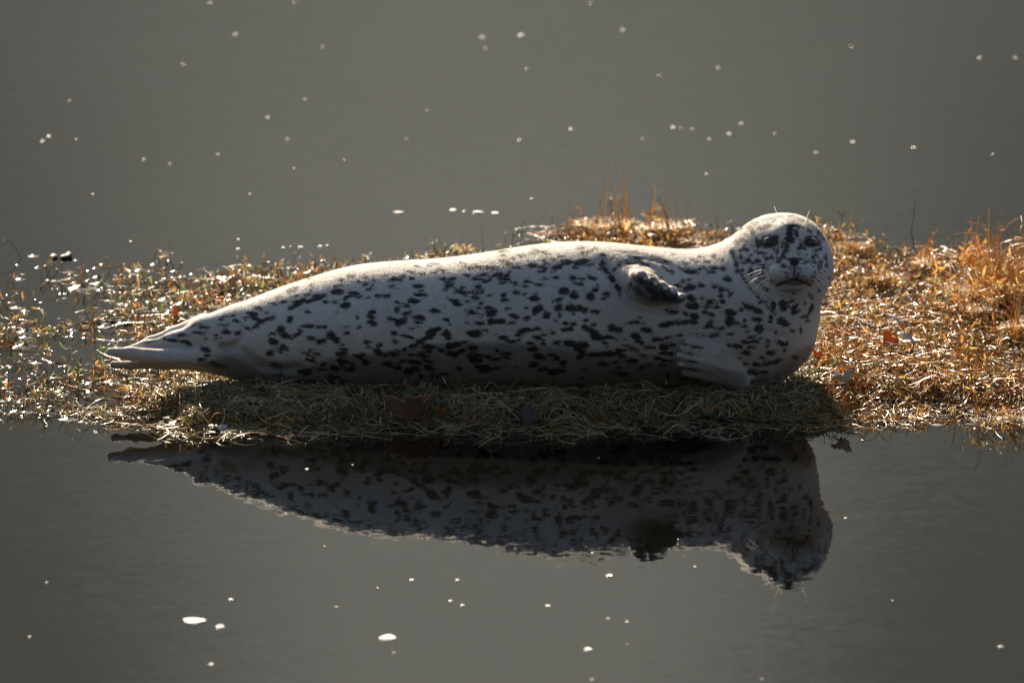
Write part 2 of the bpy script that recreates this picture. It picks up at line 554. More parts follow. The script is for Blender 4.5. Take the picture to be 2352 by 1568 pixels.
# folds of the skin: outline points, depth (m), half width (picture units)
NECK_FOLD = soft_curve([(1683, 580), (1693, 610), (1706, 635), (1724, 664), (1747, 688), (1780, 722)])
MOUTH = soft_curve([(1786, 655), (1799, 649), (1812, 644), (1824, 642), (1837, 644), (1849, 649), (1860, 655)])
FOLDS = [
    (NECK_FOLD, .007, 6.0), (MOUTH, .0065, 3.6),
    (soft_curve([(1747, 633), (1762, 660), (1783, 679), (1812, 689)]), .004, 6.0),
    (soft_curve([(558, 752), (555, 777), (533, 794), (508, 796)]), .009, 7.0),
    (soft_curve([(513, 797), (547, 801), (570, 815), (604, 838), (650, 845), (690, 843)]), .012, 10.0),
    (soft_curve([(1382, 602), (1404, 641), (1430, 676), (1463, 698), (1502, 708), (1545, 712)]), .011, 12.0),
    (soft_curve([(1440, 604), (1470, 606), (1505, 616), (1532, 632)]), .005, 4.0),
    (soft_curve([(1446, 594), (1490, 596), (1530, 606), (1556, 620)]), .003, 4.0),
    (soft_curve([(1700, 700), (1720, 730), (1760, 760), (1800, 772)]), .004, 9.0),
    (soft_curve([(1802, 597), (1774, 608), (1759, 627), (1765, 650), (1784, 668)]), .0045, 5.0),
    (soft_curve([(1846, 597), (1871, 609), (1882, 628), (1877, 648), (1862, 667)]), .0045, 5.0),
    ([(1824, 606), (1824, 640)], .0055, 2.8),
    (soft_curve([(1812, 596), (1806, 602), (1811, 607)]), .004, 2.2), (soft_curve([(1836, 596), (1842, 602), (1838, 607)]), .004, 2.2),
]

def fold_field():
    for pts, dep, w in FOLDS:
        p = np.array(pts)
        lo = PX(p[:, 0].min() - 3.5 * w, p[:, 1].max() + 3.5 * w, -0.12)
        hi = PX(p[:, 0].max() + 3.5 * w, p[:, 1].min() - 3.5 * w, -0.12)
        b = box_of((lo[0], GY0, lo[2] - 0.03), (hi[0], -0.005, hi[2] + 0.03))
        X, Y, Z = np.meshgrid(gx[b[0]], gy[b[1]], gz[b[2]], indexing='ij')
        V = np.stack([X, Y, Z], -1).reshape(-1, 3)
        u, v = project(V)
        d = seg_dist(u, v, pts).reshape(X.shape)
        FLD[b] += (dep * np.exp(-(d / w) ** 2) * sm(-0.0, -0.05, Y)).astype(np.float32)

fold_field()

def surface_nets():
    f = FLD
    inside = f < 0
    cnt = np.zeros(tuple(s - 1 for s in f.shape), np.int8)
    for dx in (0, 1):
        for dy in (0, 1):
            for dz in (0, 1):
                cnt += inside[dx:f.shape[0] - 1 + dx, dy:f.shape[1] - 1 + dy, dz:f.shape[2] - 1 + dz]
    act = np.argwhere((cnt > 0) & (cnt < 8))
    idx = np.full(cnt.shape, -1, np.int32)
    idx[act[:, 0], act[:, 1], act[:, 2]] = np.arange(len(act))
    corners = [(a, b, c) for a in (0, 1) for b in (0, 1) for c in (0, 1)]
    val = np.stack([f[act[:, 0] + a, act[:, 1] + b, act[:, 2] + c] for a, b, c in corners], 1)
    acc = np.zeros((len(act), 3)); num = np.zeros(len(act))
    for i, p in enumerate(corners):
        for j, q in enumerate(corners):
            if i < j and sum(abs(p[k] - q[k]) for k in range(3)) == 1:
                a, b = val[:, i], val[:, j]
                m = (a < 0) != (b < 0)
                t = np.where(m, a / np.where(m, a - b, 1), 0)
                pos = np.array(p)[None, :] + t[:, None] * (np.array(q) - np.array(p))[None, :]
                acc += pos * m[:, None]; num += m
    V = (act + acc / num[:, None]) * VOX + np.array([GX0, GY0, GZ0])
    F = []
    for ax in range(3):
        sl0 = [slice(None)] * 3; sl1 = [slice(None)] * 3
        sl0[ax] = slice(0, -1); sl1[ax] = slice(1, None)
        a, b = inside[tuple(sl0)], inside[tuple(sl1)]
        e = np.argwhere(a != b)
        flip = a[e[:, 0], e[:, 1], e[:, 2]]
        o1, o2 = [(1, 2), (2, 0), (0, 1)][ax]
        ok = (e[:, o1] > 0) & (e[:, o2] > 0) & (e[:, o1] < cnt.shape[o1]) & (e[:, o2] < cnt.shape[o2])
        e, flip = e[ok], flip[ok]
        def cell(d1, d2):
            c = e.copy(); c[:, o1] -= d1; c[:, o2] -= d2
            return idx[c[:, 0], c[:, 1], c[:, 2]]
        q = np.stack([cell(1, 1), cell(0, 1), cell(0, 0), cell(1, 0)], 1)
        q[~flip] = q[~flip][:, ::-1]
        F.append(q)
    return V, np.concatenate(F)

SV, SF = surface_nets()
# two light passes of relaxation take the voxel steps out
def relax(V, F, n, w):
    e = np.concatenate([F[:, [0, 1]], F[:, [1, 2]], F[:, [2, 3]], F[:, [3, 0]]])
    for _ in range(n):
        acc = np.zeros_like(V); c = np.zeros(len(V))
        for k in range(3):
            acc[:, k] = np.bincount(e[:, 0], V[e[:, 1], k], len(V))
        c = np.bincount(e[:, 0], minlength=len(V)).astype(float)
        V = V * (1 - w) + w * acc / np.maximum(c, 1)[:, None]
    return V
SV = relax(SV, SF, 2, 0.5)

# ------------------------------------------------------------------ coat pattern with some painted crease shade, as (x, y, half length, half height, tilt in degrees)
SP_BODY = """195 415 35 18 0;105 450 28 12 0;100 490 22 10 0;270 462 28 10 0;85 543 52 24 -5;210 562 50 18 0;160 592 45 16 -25;145 658 42 26 10;340 520 28 9 -10;330 597 18 6 0;450 580 60 12 0;390 452 18 10 0;560 445 55 15 0;630 425 22 12 0;690 435 25 12 0;680 385 22 8 0;740 503 42 14 0;765 572 55 18 0;710 620 45 20 0;575 635 20 10 0;570 685 20 22 0;655 665 25 12 0;650 725 42 16 -25;525 768 38 14 0;600 795 52 26 -20;750 760 45 14 0;745 795 25 8 0;360 715 28 22 -30;360 755 32 14 0;370 800 42 20 20;885 705 50 14 5;970 777 18 9 0;1000 495 40 20 0;970 525 15 10 0;1090 545 50 18 10;1130 565 18 14 0;1215 592 35 18 0;1060 640 45 25 20;1020 612 35 12 15;1150 628 12 8 0;1265 640 22 10 0;1235 675 28 10 0;1185 710 38 18 -5;1320 675 28 14 0;1340 715 50 26 0;1255 740 28 10 0;1150 800 14 8 0;1245 800 38 11 0;1335 790 28 28 0;1420 785 55 18 0;1510 798 30 10 0;1530 748 42 16 15;1630 768 30 14 0;1450 570 22 12 0;1550 545 32 14 0;1455 618 30 12 0;1620 565 12 5 0;1700 605 48 24 0;1705 565 22 10 0;1645 465 26 10 0;1720 487 22 8 0;1720 690 52 30 -30;1795 735 34 30 -40;1630 680 20 10 0;1480 685 25 10 -20;1940 540 42 32 0;2025 575 38 25 0;1900 610 28 16 0;1895 675 32 26 0;1900 740 20 22 0;2000 680 48 30 0;2090 685 50 26 20;2190 705 35 10 10;2160 585 35 35 45;2285 570 30 25 0;2190 530 28 15 0;2060 485 38 12 5;2010 435 28 18 0;2080 440 30 10 0;2165 430 35 12 20;2270 600 20 15 0;
2080 192 28 12 0;2130 222 55 14 -20;1720 210 40 8 0;1450 215 45 8 0;1440 245 22 8 0;1110 315 35 8 0;880 318 30 7 0;1160 345 50 10 0;1225 340 40 9 0;1340 350 50 12 0;1480 322 40 10 0;1550 348 30 8 0;1445 295 35 10 0;1520 275 20 8 0;1590 250 30 10 -10;1680 328 38 14 0;1780 290 22 10 -15;1800 230 30 7 0;1920 258 22 7 0;1890 340 50 16 -20;1960 310 55 16 -10;2070 310 55 22 -10;2130 290 40 14 0;2040 345 25 8 0;1860 378 20 8 -30;1780 360 14 18 0;1400 408 50 16 0;1450 440 55 16 0;1470 412 25 10 0;1525 463 25 7 0;1280 405 28 8 0;1250 440 55 12 5;1300 462 20 10 0;950 440 35 9 0;1020 440 35 16 -10;890 385 40 10 -10;930 370 30 14 0;960 380 28 8 0;730 338 25 7 0;
40 915 55 30 35;70 940 35 25 30;115 985 22 12 0;160 880 22 10 0;160 828 20 8 0;325 960 30 14 0;330 995 18 10 0;435 978 25 14 0;545 887 25 10 0;620 900 18 10 0;660 912 38 10 15;560 955 25 12 0;630 1018 22 14 0;535 1053 48 18 -10;405 1025 36 22 0;430 1055 30 10 0;120 1050 48 20 0;850 890 52 40 -45;900 852 40 18 -10;770 945 60 22 -20;705 985 45 14 -15;830 995 55 26 0;980 895 48 32 45;1000 990 30 30 -45;1090 964 62 14 -8;1040 985 75 18 -20;1200 890 65 26 0;1190 1005 42 24 0;1590 880 55 26 -30;1620 860 50 20 -10;1710 852 50 14 0;1440 920 42 16 0;1520 948 60 14 -5;1715 920 42 18 0;1785 900 18 8 0;1850 878 30 14 0;1970 850 48 18 -10;1950 805 22 16 0;2020 805 25 10 0;2115 775 22 14 0;2180 815 25 14 0;2140 850 55 24 20;2200 905 45 40 30;2270 920 90 14 5;2330 840 30 26 0;1660 965 30 8 0;1770 965 18 20 0;1880 965 35 18 0;1985 965 50 25 0;2090 985 55 30 0;2050 1015 40 22 20;2090 1055 22 12 0;2180 1065 50 16 0;2230 1060 60 18 0;2310 1050 50 25 0;2270 965 18 10 0;
130 1115 50 18 15;310 1120 38 22 20;60 1175 45 20 10;190 1180 40 16 0;500 1140 55 14 5;570 1165 30 18 0;720 1122 60 16 0;830 1118 40 14 5;670 1195 48 26 0;730 1185 20 12 0;825 1165 44 24 10;1020 1055 45 14 0;1100 1030 35 14 -20;1210 1065 65 16 0;1220 1105 55 24 10;1300 1185 60 20 -8;1390 1172 36 12 -10;1270 1160 60 20 0;1460 1053 42 14 0;1680 1015 45 22 0;1740 1080 55 22 10;1830 1060 30 10 0;1880 1095 30 14 0;1850 1205 50 22 0;1920 1195 30 12 10;1770 1175 35 14 0;2115 1185 25 8 0;870 1240 45 14 0;50 1250 45 14 0"""
SP_CHEST = """340 60 100 9 0;470 80 80 11 10;210 115 40 15 -15;470 145 60 20 30;640 115 60 11 10;400 185 60 13 -25;350 230 40 25 -45;530 205 50 9 0;265 200 18 12 0;720 145 50 9 15;780 170 40 9 0;680 180 60 8 15;740 230 60 11 40;810 265 20 10 0;90 190 40 28 -35;130 260 60 25 50;190 340 55 30 60;250 440 45 25 60;1020 270 75 25 5;1075 275 30 18 0;1185 170 40 20 0;1115 115 25 9 0;1260 110 20 22 0;1040 150 25 8 0;1255 240 45 22 0;1350 240 22 18 0;910 235 25 10 0;1395 345 45 28 20;1485 185 22 30 0;1500 265 25 25 0;1000 440 65 30 -10;1110 420 50 20 0;1330 455 38 22 20;1325 525 22 12 0;1425 525 20 8 0;1210 590 30 22 0;1020 555 50 40 30;1040 630 75 36 5;1190 640 60 12 0;1280 645 30 12 0;1290 605 10 9 0;810 690 70 22 10;1050 735 55 30 10;1160 690 30 25 0;1230 715 40 20 0;1420 700 60 38 10;1415 790 45 55 0;1620 640 75 28 25;1730 690 45 30 20;1870 620 25 45 0;1980 610 50 45 0;2090 680 35 35 45;2265 660 20 45 20;2210 600 10 10 0;2145 675 10 10 0;1700 765 60 25 5;1850 760 25 45 10;1975 800 65 36 30;1570 780 20 16 0;1500 815 30 22 0;1330 690 12 10 0;1580 850 40 18 0;1620 900 14 14 0;1720 870 50 45 -20;1200 820 60 30 -30;980 790 60 25 -10;1050 800 50 14 0;870 800 45 18 0;740 830 55 25 -5;800 815 40 14 0;230 870 80 32 10;565 880 55 25 15;520 865 30 14 0;430 940 45 25 10;400 800 70 14 -5;470 800 60 14 5;190 960 60 14 8;40 960 70 35 0;325 965 25 9 0;660 980 55 20 0;790 960 50 14 -5;900 940 50 12 0;1045 925 50 10 0;1255 930 60 22 -15;1430 920 35 18 -10;1280 865 35 10 0;1340 860 30 9 0;480 1000 45 18 15;350 1040 40 16 5;105 1015 20 8 0;580 1060 60 22 0;440 1090 35 10 0;280 1090 60 20 -8;160 1120 80 22 5;60 1140 60 16 0;300 1155 40 14 0;530 1150 45 10 0;400 1200 60 28 0;740 1060 50 35 0;830 1040 60 14 0;770 1120 90 14 0;780 1205 60 14 -10;585 1240 40 10 0;500 1270 40 9 -20;300 1335 60 16 0;230 1310 60 9 0;1500 1050 55 18 5;1640 1010 80 14 -5;1590 1000 50 14 0;1600 1115 55 25 5;1640 1060 40 14 0;1830 1120 38 22 10;1810 1035 25 12 0;1815 985 14 10 0;1965 1015 50 22 20;1930 1010 25 18 0;2010 1030 20 20 0;2065 885 22 18 0;2160 905 10 16 0;2150 860 10 12 0;2235 780 25 10 -50;2200 740 8 12 0;1850 1220 90 20 -8;1940 1190 35 12 0;1580 1230 35 15 0;1770 1325 45 16 0;1650 1330 60 20 0;
600 320 40 20 30;690 340 30 16 30;560 400 60 30 30;700 520 120 40 25;600 470 60 40 30;800 560 80 25 20;480 380 40 20 40;650 560 60 30 25;450 460 60 30 40;380 420 18 40 20;1000 1010 95 18 14;970 1085 75 16 14;960 1150 70 16 12;1020 1060 60 10 20"""  # includes dark shade painted along the crease behind the upper flipper
SP_TAIL = """2000 30 60 22 -15;2060 160 90 25 -30;2010 200 60 22 -20;2230 120 110 22 -20;2280 95 60 20 0;2330 150 30 20 0;1910 150 35 14 0;1665 220 35 14 0;1815 170 35 9 0;2150 250 28 10 0;1590 270 60 22 20;1630 320 60 22 20;1740 265 22 10 0;1520 315 25 16 0;1760 320 60 12 -20;1800 315 30 18 0;1690 350 25 30 -60;1640 390 60 16 -35;1315 300 22 9 0;1275 330 20 7 0;1430 340 30 10 0;1395 290 14 7 0;1285 385 40 9 0;1345 370 14 8 0;1975 330 30 35 0;1880 435 40 45 45;1930 490 60 25 20;2030 490 45 20 -30;1800 472 45 12 0;2145 400 70 16 0;2290 410 60 14 0;2190 520 50 22 0;2290 550 60 25 0;1330 455 50 20 0;1445 465 40 20 -20;1050 465 60 12 8;1230 490 15 7 0;1250 520 25 9 0;860 485 70 9 -5;1130 525 10 7 0;1100 410 40 8 0;1030 385 40 8 -15;1540 415 25 14 0;1810 555 60 30 15;1910 600 35 16 0;1780 665 45 25 0;1870 650 30 12 0;2170 690 40 20 0;2180 740 60 18 15;2120 855 70 30 10;2300 830 40 10 0;2180 970 60 30 0;1120 635 60 25 20;1080 735 40 18 0;1200 765 40 12 0;1140 690 30 10 0;1250 800 80 12 0;800 545 90 9 10;930 560 60 12 25;640 520 90 7 -20"""
SP_FACE = """935 430 45 120 0;930 540 65 70 0;960 350 40 60 0;1010 470 30 60 -15;900 300 60 25 0;1000 300 80 28 0;960 265 60 18 0;1080 310 60 22 0;1130 380 40 16 0;700 270 80 18 -10;800 258 70 16 0;650 370 60 32 -20;600 300 40 12 0;540 400 30 20 0;465 440 35 40 0;420 400 15 25 0;1200 350 50 14 20;1250 390 50 22 30;1320 450 55 32 20;1310 490 35 20 0;1210 460 15 30 0;700 520 105 30 -3;560 590 50 40 0;740 600 40 30 0;650 630 70 25 0;1210 525 85 24 0;1280 600 45 30 0;1160 600 40 30 0;
500 560 20 50 0;530 620 50 36 0;555 720 70 22 10;500 700 20 12 0;630 790 30 24 0;705 780 25 28 0;740 670 30 10 0;770 690 18 40 20;880 680 40 38 0;840 600 22 60 20;900 640 45 50 0;850 750 26 46 0;780 800 35 18 0;830 770 14 25 0;1060 650 34 30 0;1080 600 18 50 -20;1120 660 22 40 -30;1050 730 18 14 0;1310 670 40 22 -20;1225 690 12 10 0;1265 730 18 30 -20;1240 790 18 50 -20;1215 830 28 18 0;1320 835 33 33 -50;1390 780 22 24 0;1395 820 18 18 0;1310 915 28 20 0;1360 540 22 28 -30;1150 740 12 22 0;840 880 50 34 0;580 960 28 28 0;590 890 22 46 0;
520 830 45 32 0;460 850 38 28 0;400 810 38 32 0;430 960 36 55 0;380 680 35 18 20;345 650 18 32 0;260 600 26 36 0;300 560 28 18 0;310 770 22 28 0;540 1100 46 18 10;640 1180 40 16 40;700 1090 14 14 0;990 1240 40 10 0;1300 1060 18 16 0;1310 1190 16 30 0;1180 1240 14 14 0;1120 1360 14 18 0;960 1330 30 20 0;720 1390 36 50 0;850 1400 44 56 0;980 1460 40 36 45;1200 1440 24 60 20"""

def parse(txt, x0, y0, s):
    out = []
    for q in txt.replace('\n', '').split(';'):
        if q.strip():
            x, y, a, b, t = map(float, q.split())
            out.append((x0 + s * x, y0 + s * y, s * a, s * b, math.radians(t)))
    return out

SPOTS = (parse(SP_BODY, 752.6, 517.4, .28) + parse(SP_CHEST, 1364.2, 564.5, .22)
         + parse(SP_TAIL, 216.4, 658.6, .228) + parse(SP_FACE, 1646.4, 451.6, .18))
r2 = np.random.default_rng(3)
for _ in range(110):                                  # fine freckles on the whisker pads
    x, y = r2.normal(1824, 28), r2.normal(627, 13)
    if abs(x - 1824) > 7 and y < 648:
        SPOTS.append((x, y, r2.uniform(1.3, 2.4), r2.uniform(1.1, 2.0), 0))
for _ in range(45):                                  # mottling of the crown and cheeks
    x, y = r2.uniform(1700, 1898), r2.uniform(494, 530)
    SPOTS.append((x, y, r2.uniform(2.5, 7), r2.uniform(1.8, 4.5), r2.uniform(-.8, .8)))
for _ in range(22):
    x, y = (r2.uniform(1700, 1750) if r2.random() < .6 else r2.uniform(1868, 1900)), r2.uniform(530, 640)
    SPOTS.append((x, y, r2.uniform(2, 5), r2.uniform(1.8, 4.5), r2.uniform(-.8, .8)))
for _ in range(45):                                 # denser marking on chest and shoulder
    x, y = r2.uniform(1540, 1870), r2.uniform(590, 860)
    SPOTS.append((x, y, r2.uniform(3, 9), r2.uniform(2, 4.5), r2.uniform(-.5, .5)))
for _ in range(60):                                 # thin flecks along the back
    x = r2.uniform(640, 1660)
    SPOTS.append((x, np.interp(x, [640, 820, 1000, 1320, 1660], [661, 607, 595, 554, 578]) + r2.uniform(12, 90), r2.uniform(4, 9), r2.uniform(1.5, 2.8), r2.uniform(-.3, .15)))
for _ in range(90):                                  # low on the belly
    x = r2.uniform(620, 1780)
    SPOTS.append((x, r2.uniform(800, 885), r2.uniform(4, 12), r2.uniform(2.5, 5), r2.uniform(-.3, .3)))
for _ in range(90):                                  # faint ticking between the spots
    x = r2.uniform(620, 1880)
    SPOTS.append((x, r2.uniform(610, 870), r2.uniform(1.5, 4), r2.uniform(1.2, 2.4), r2.uniform(-.4, .3)))

def coat_fields(V):
    u, v = project(V)
    sd = np.full(len(V), 14.0)
    for x, y, a, b, t in SPOTS:
        R = max(a, b) + 15
        i = np.nonzero((np.abs(u - x) < R) & (np.abs(v - y) < R))[0]
        if not len(i):
            continue
        c, s = math.cos(t), math.sin(t)
        p = ((u[i] - x) * c + (v[i] - y) * s) / a
        q = (-(u[i] - x) * s + (v[i] - y) * c) / b
        r = np.sqrt(p * p + q * q)
        g = np.sqrt((p / a) ** 2 + (q / b) ** 2) + 1e-6
        d = np.where(r > 1e-3, r * (r - 1) / g, -min(a, b))
        d = np.maximum(d, -min(a, b))
        sd[i] = np.minimum(sd[i], d)
    front = V[:, 1] < 0.02
    d = seg_dist(u, v, NECK_FOLD) - 1.0
    sd = np.where(front, np.minimum(sd, d), sd)
    sd = sd + 0.6 * sm(1690, 1730, u) * sm(690, 660, v) + 0.5 * sm(1.15, .8, np.hypot((u - 1822) / 62, (v - 628) / 30))
    # wet lower flank along a tide line; shade painted in too towards the tail
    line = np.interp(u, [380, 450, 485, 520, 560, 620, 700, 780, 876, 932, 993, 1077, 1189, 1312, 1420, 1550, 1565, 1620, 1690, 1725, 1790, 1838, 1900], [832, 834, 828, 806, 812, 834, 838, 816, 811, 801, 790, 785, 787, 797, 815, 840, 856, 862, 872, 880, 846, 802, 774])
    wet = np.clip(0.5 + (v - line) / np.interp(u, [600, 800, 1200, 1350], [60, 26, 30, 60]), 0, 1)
    # folded fore flipper: plain greyish tan, darker below; chest darkened to show its edge
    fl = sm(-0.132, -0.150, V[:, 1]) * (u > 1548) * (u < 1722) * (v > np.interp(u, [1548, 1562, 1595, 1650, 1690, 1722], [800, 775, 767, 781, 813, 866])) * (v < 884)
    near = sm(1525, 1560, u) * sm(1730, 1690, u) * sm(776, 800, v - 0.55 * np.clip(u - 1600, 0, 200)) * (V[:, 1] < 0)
    streak = np.minimum.reduce([seg_dist(u, v, q) for q in ([(1566, 790), (1612, 800)], [(1562, 807), (1604, 817)], [(1561, 826), (1602, 834)], [(1564, 845), (1602, 850)])])  # shade between the digits, painted as dark streaks
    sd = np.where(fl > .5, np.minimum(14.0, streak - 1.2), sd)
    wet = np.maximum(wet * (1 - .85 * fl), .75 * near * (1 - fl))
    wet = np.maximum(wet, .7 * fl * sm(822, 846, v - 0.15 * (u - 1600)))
    # bare skin: nose, lips
    nose = np.maximum.reduce([sm(1.15, .85, np.hypot((u - 1825) / 20, (v - 595.5) / 4.2)), sm(1.15, .85, np.hypot((u - 1824.5) / 11.5, (v - 602) / 9)), sm(3.2, 1.6, seg_dist(u, v, [(1824, 606), (1824, 638)])) * .8])
    lips = np.maximum(sm(4.6, 2.2, seg_dist(u, v, MOUTH)), sm(1.15, .8, np.hypot((u - 1823) / 27, (v - 649.5) / 6.0)) * .85)
    lower = sm(1.2, .8, np.hypot((u - 1817) / 26, (v - 667) / 3.6)) * .7
    lid = np.maximum(sm(1.3, .9, np.hypot((u - 1769) / 19, (v - 555) / 12.5)), sm(1.3, .9, np.hypot((u - 1864) / 17, (v - 556) / 11.5)))
    flip = sm(-0.155, -0.185, V[:, 1]) * (u > 1450) * (u < 1580) * (v < 712) * sm(-8, 16, v - np.interp(u, [1455, 1500, 1575], [622, 636, 676]))
    skin = np.maximum.reduce([nose, lips * .92, lower, lid, flip * .8]) * (V[:, 1] < -0.03)
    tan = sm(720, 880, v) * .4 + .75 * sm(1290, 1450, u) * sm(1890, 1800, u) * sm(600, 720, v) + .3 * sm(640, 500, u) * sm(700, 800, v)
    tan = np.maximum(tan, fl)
    return sd, wet, skin, np.clip(tan, 0, 1)

seal = bpy.data.objects.new('spotted_seal', None)
C.objects.link(seal)
seal.location = (0.0, 0.0, 0.02)
seal.empty_display_size = 0.2
bpy.context.view_layer.update()
tag(seal, 'pale grey seal with dark spots lying on its side on the weed bed', 'seal')
body_me = mesh_np('body', SV, SF)
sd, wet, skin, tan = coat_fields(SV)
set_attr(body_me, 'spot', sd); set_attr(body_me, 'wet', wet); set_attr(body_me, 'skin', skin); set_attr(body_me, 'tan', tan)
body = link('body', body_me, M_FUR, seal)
BVH = BVHTree.FromPolygons([tuple(x) for x in SV], [tuple(int(q) for q in f) for f in SF])

def mat_hair():
    m = M_FUR.copy()
    m.name = 'seal_guard_hair'
    nt = m.node_tree
    b = nt.nodes['Principled BSDF']
    for l in list(nt.links):
        if l.to_socket == b.inputs['Normal']:
            nt.links.remove(l)
    col = [l for l in nt.links if l.to_socket == b.inputs['Base Color']][0].from_socket
    b.inputs['Sheen Weight'].default_value = 0.0
    tr = nt.nodes.new('ShaderNodeBsdfTranslucent')
    nt.links.new(col, tr.inputs[0])
    mx = nt.nodes.new('ShaderNodeMixShader')
    mx.inputs[0].default_value = 0.65
    nt.links.new(b.outputs[0], mx.inputs[1]); nt.links.new(tr.outputs[0], mx.inputs[2])
    nt.links.new(mx.outputs[0], nt.nodes['Material Output'].inputs[0])
    return m

def build_fur(n=190000):
    """short guard hairs laid back along the body"""
    a, b, c = SV[SF[:, 1]] - SV[SF[:, 0]], SV[SF[:, 3]] - SV[SF[:, 0]], SV[SF[:, 0]]
    nr = np.cross(a, b); ar = np.linalg.norm(nr, axis=1)
    nr = nr / (ar[:, None] + 1e-12)
    ctr = SV[SF].mean(1)
    w = ar * np.where(ctr[:, 2] < 0.05, 0.1, 1.0) * np.where(nr[:, 1] > 0.5, 0.35, 1.0)
    sk = skin[SF].mean(1)
    w = w * (sk < 0.3)
    f = rng.choice(len(SF), n, p=w / w.sum())
    s, t = rng.random((n, 1)), rng.random((n, 1))
    o = c[f] + a[f] * s + b[f] * t
    N = nr[f]
    head = sm(0.42, 0.56, o[:, 0])[:, None]
    lay = np.array([-1.0, 0.0, -0.12]) * (1 - head) + np.array([-0.35, 0.6, -0.3]) * head
    lay = lay + rng.normal(0, 0.22, (n, 3))
    lay = lay - N * np.sum(lay * N, 1)[:, None]
    lay /= np.linalg.norm(lay, axis=1)[:, None] + 1e-9
    L = rng.uniform(0.003, 0.0062, (n, 1)) * (1 - 0.45 * head) * (0.35 + 0.65 * sm(-0.72, -0.5, o[:, 0])[:, None])
    up = rng.uniform(0.05, 0.28, (n, 1))
    p0 = o - N * 0.0006
    p1 = o + (lay * 0.55 + N * up * 0.6) * L
    p2 = o + (lay + N * up * 0.75) * L
    cv = bpy.data.hair_curves.new('fur')
    cv.add_curves([3] * n)
    cv.attributes['position'].data.foreach_set('vector', np.stack([p0, p1, p2], 1).astype(np.float32).ravel())
    r = cv.attributes.get('radius') or cv.attributes.new('radius', 'FLOAT', 'POINT')
    r.data.foreach_set('value', np.tile(np.array([.00016, .00012, .00003], np.float32), n))
    i = SF[f, 0]
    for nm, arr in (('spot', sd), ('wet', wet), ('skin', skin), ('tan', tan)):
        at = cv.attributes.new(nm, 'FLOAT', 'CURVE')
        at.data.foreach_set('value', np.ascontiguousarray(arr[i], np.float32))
    o_ = bpy.data.objects.new('fur', cv)
    C.objects.link(o_)
    cv.materials.append(mat_hair())
    o_.parent = seal
    o_.matrix_parent_inverse = seal.matrix_basis.inverted()
    o_['kind'] = 'stuff'

build_fur()

def on_skin(px, py):
    d = Vector(ray(px, py)).normalized()
    h = BVH.ray_cast(Vector(CAMP), d)
    return (h[0], h[1]) if h[0] is not None else (None, None)

def blob(name, c, r, mat, parent, rot=(0, 0, 0), seg=20):
    """rounded body by latitude rings"""
    th = np.linspace(0, math.pi, seg // 2 + 1); ph = np.linspace(0, 2 * math.pi, seg, endpoint=False)
    V = [(math.sin(a) * math.cos(b) * r[0], math.sin(a) * math.sin(b) * r[1], math.cos(a) * r[2]) for a in th for b in ph]
    F = [(i * seg + j, i * seg + (j + 1) % seg, (i + 1) * seg + (j + 1) % seg, (i + 1) * seg + j) for i in range(seg // 2) for j in range(seg)]
    o = link(name, mesh_np(name, np.array(V), np.array(F)), mat, parent)
    o.location = Vector(c)
    o.rotation_euler = rot
    return o

def tube(path, rad, sides=5):
    P = np.array(path, float); K = len(P)
    T = np.gradient(P, axis=0); T /= np.linalg.norm(T, axis=1)[:, None]
    ref = np.array([0.31, 0.2, 0.93]); A = np.cross(T, ref); A /= np.linalg.norm(A, axis=1)[:, None]
    B = np.cross(T, A)
    an = np.linspace(0, 2 * math.pi, sides, endpoint=False)
    V = (P[:, None] + (A[:, None] * np.cos(an)[None, :, None] + B[:, None] * np.sin(an)[None, :, None]) * np.array(rad)[:, None, None]).reshape(-1, 3)
    F = [(i * sides + j, i * sides + (j + 1) % sides, (i + 1) * sides + (j + 1) % sides, (i + 1) * sides + j) for i in range(K - 1) for j in range(sides)]
    return V, np.array(F)

M_EYE = mat_plain('dark_eye', (0.008, 0.007, 0.007), 0.04, IOR=1.4, Coat_Weight=1.0, Coat_Roughness=0.02)
M_CLAW = mat_plain('horn_claw', (0.42, 0.41, 0.40), 0.3)
M_WHISK = mat_leaf('whisker_hair', (0.92, 0.90, 0.86), (0.85, 0.82, 0.76), 0.6, 0.3)

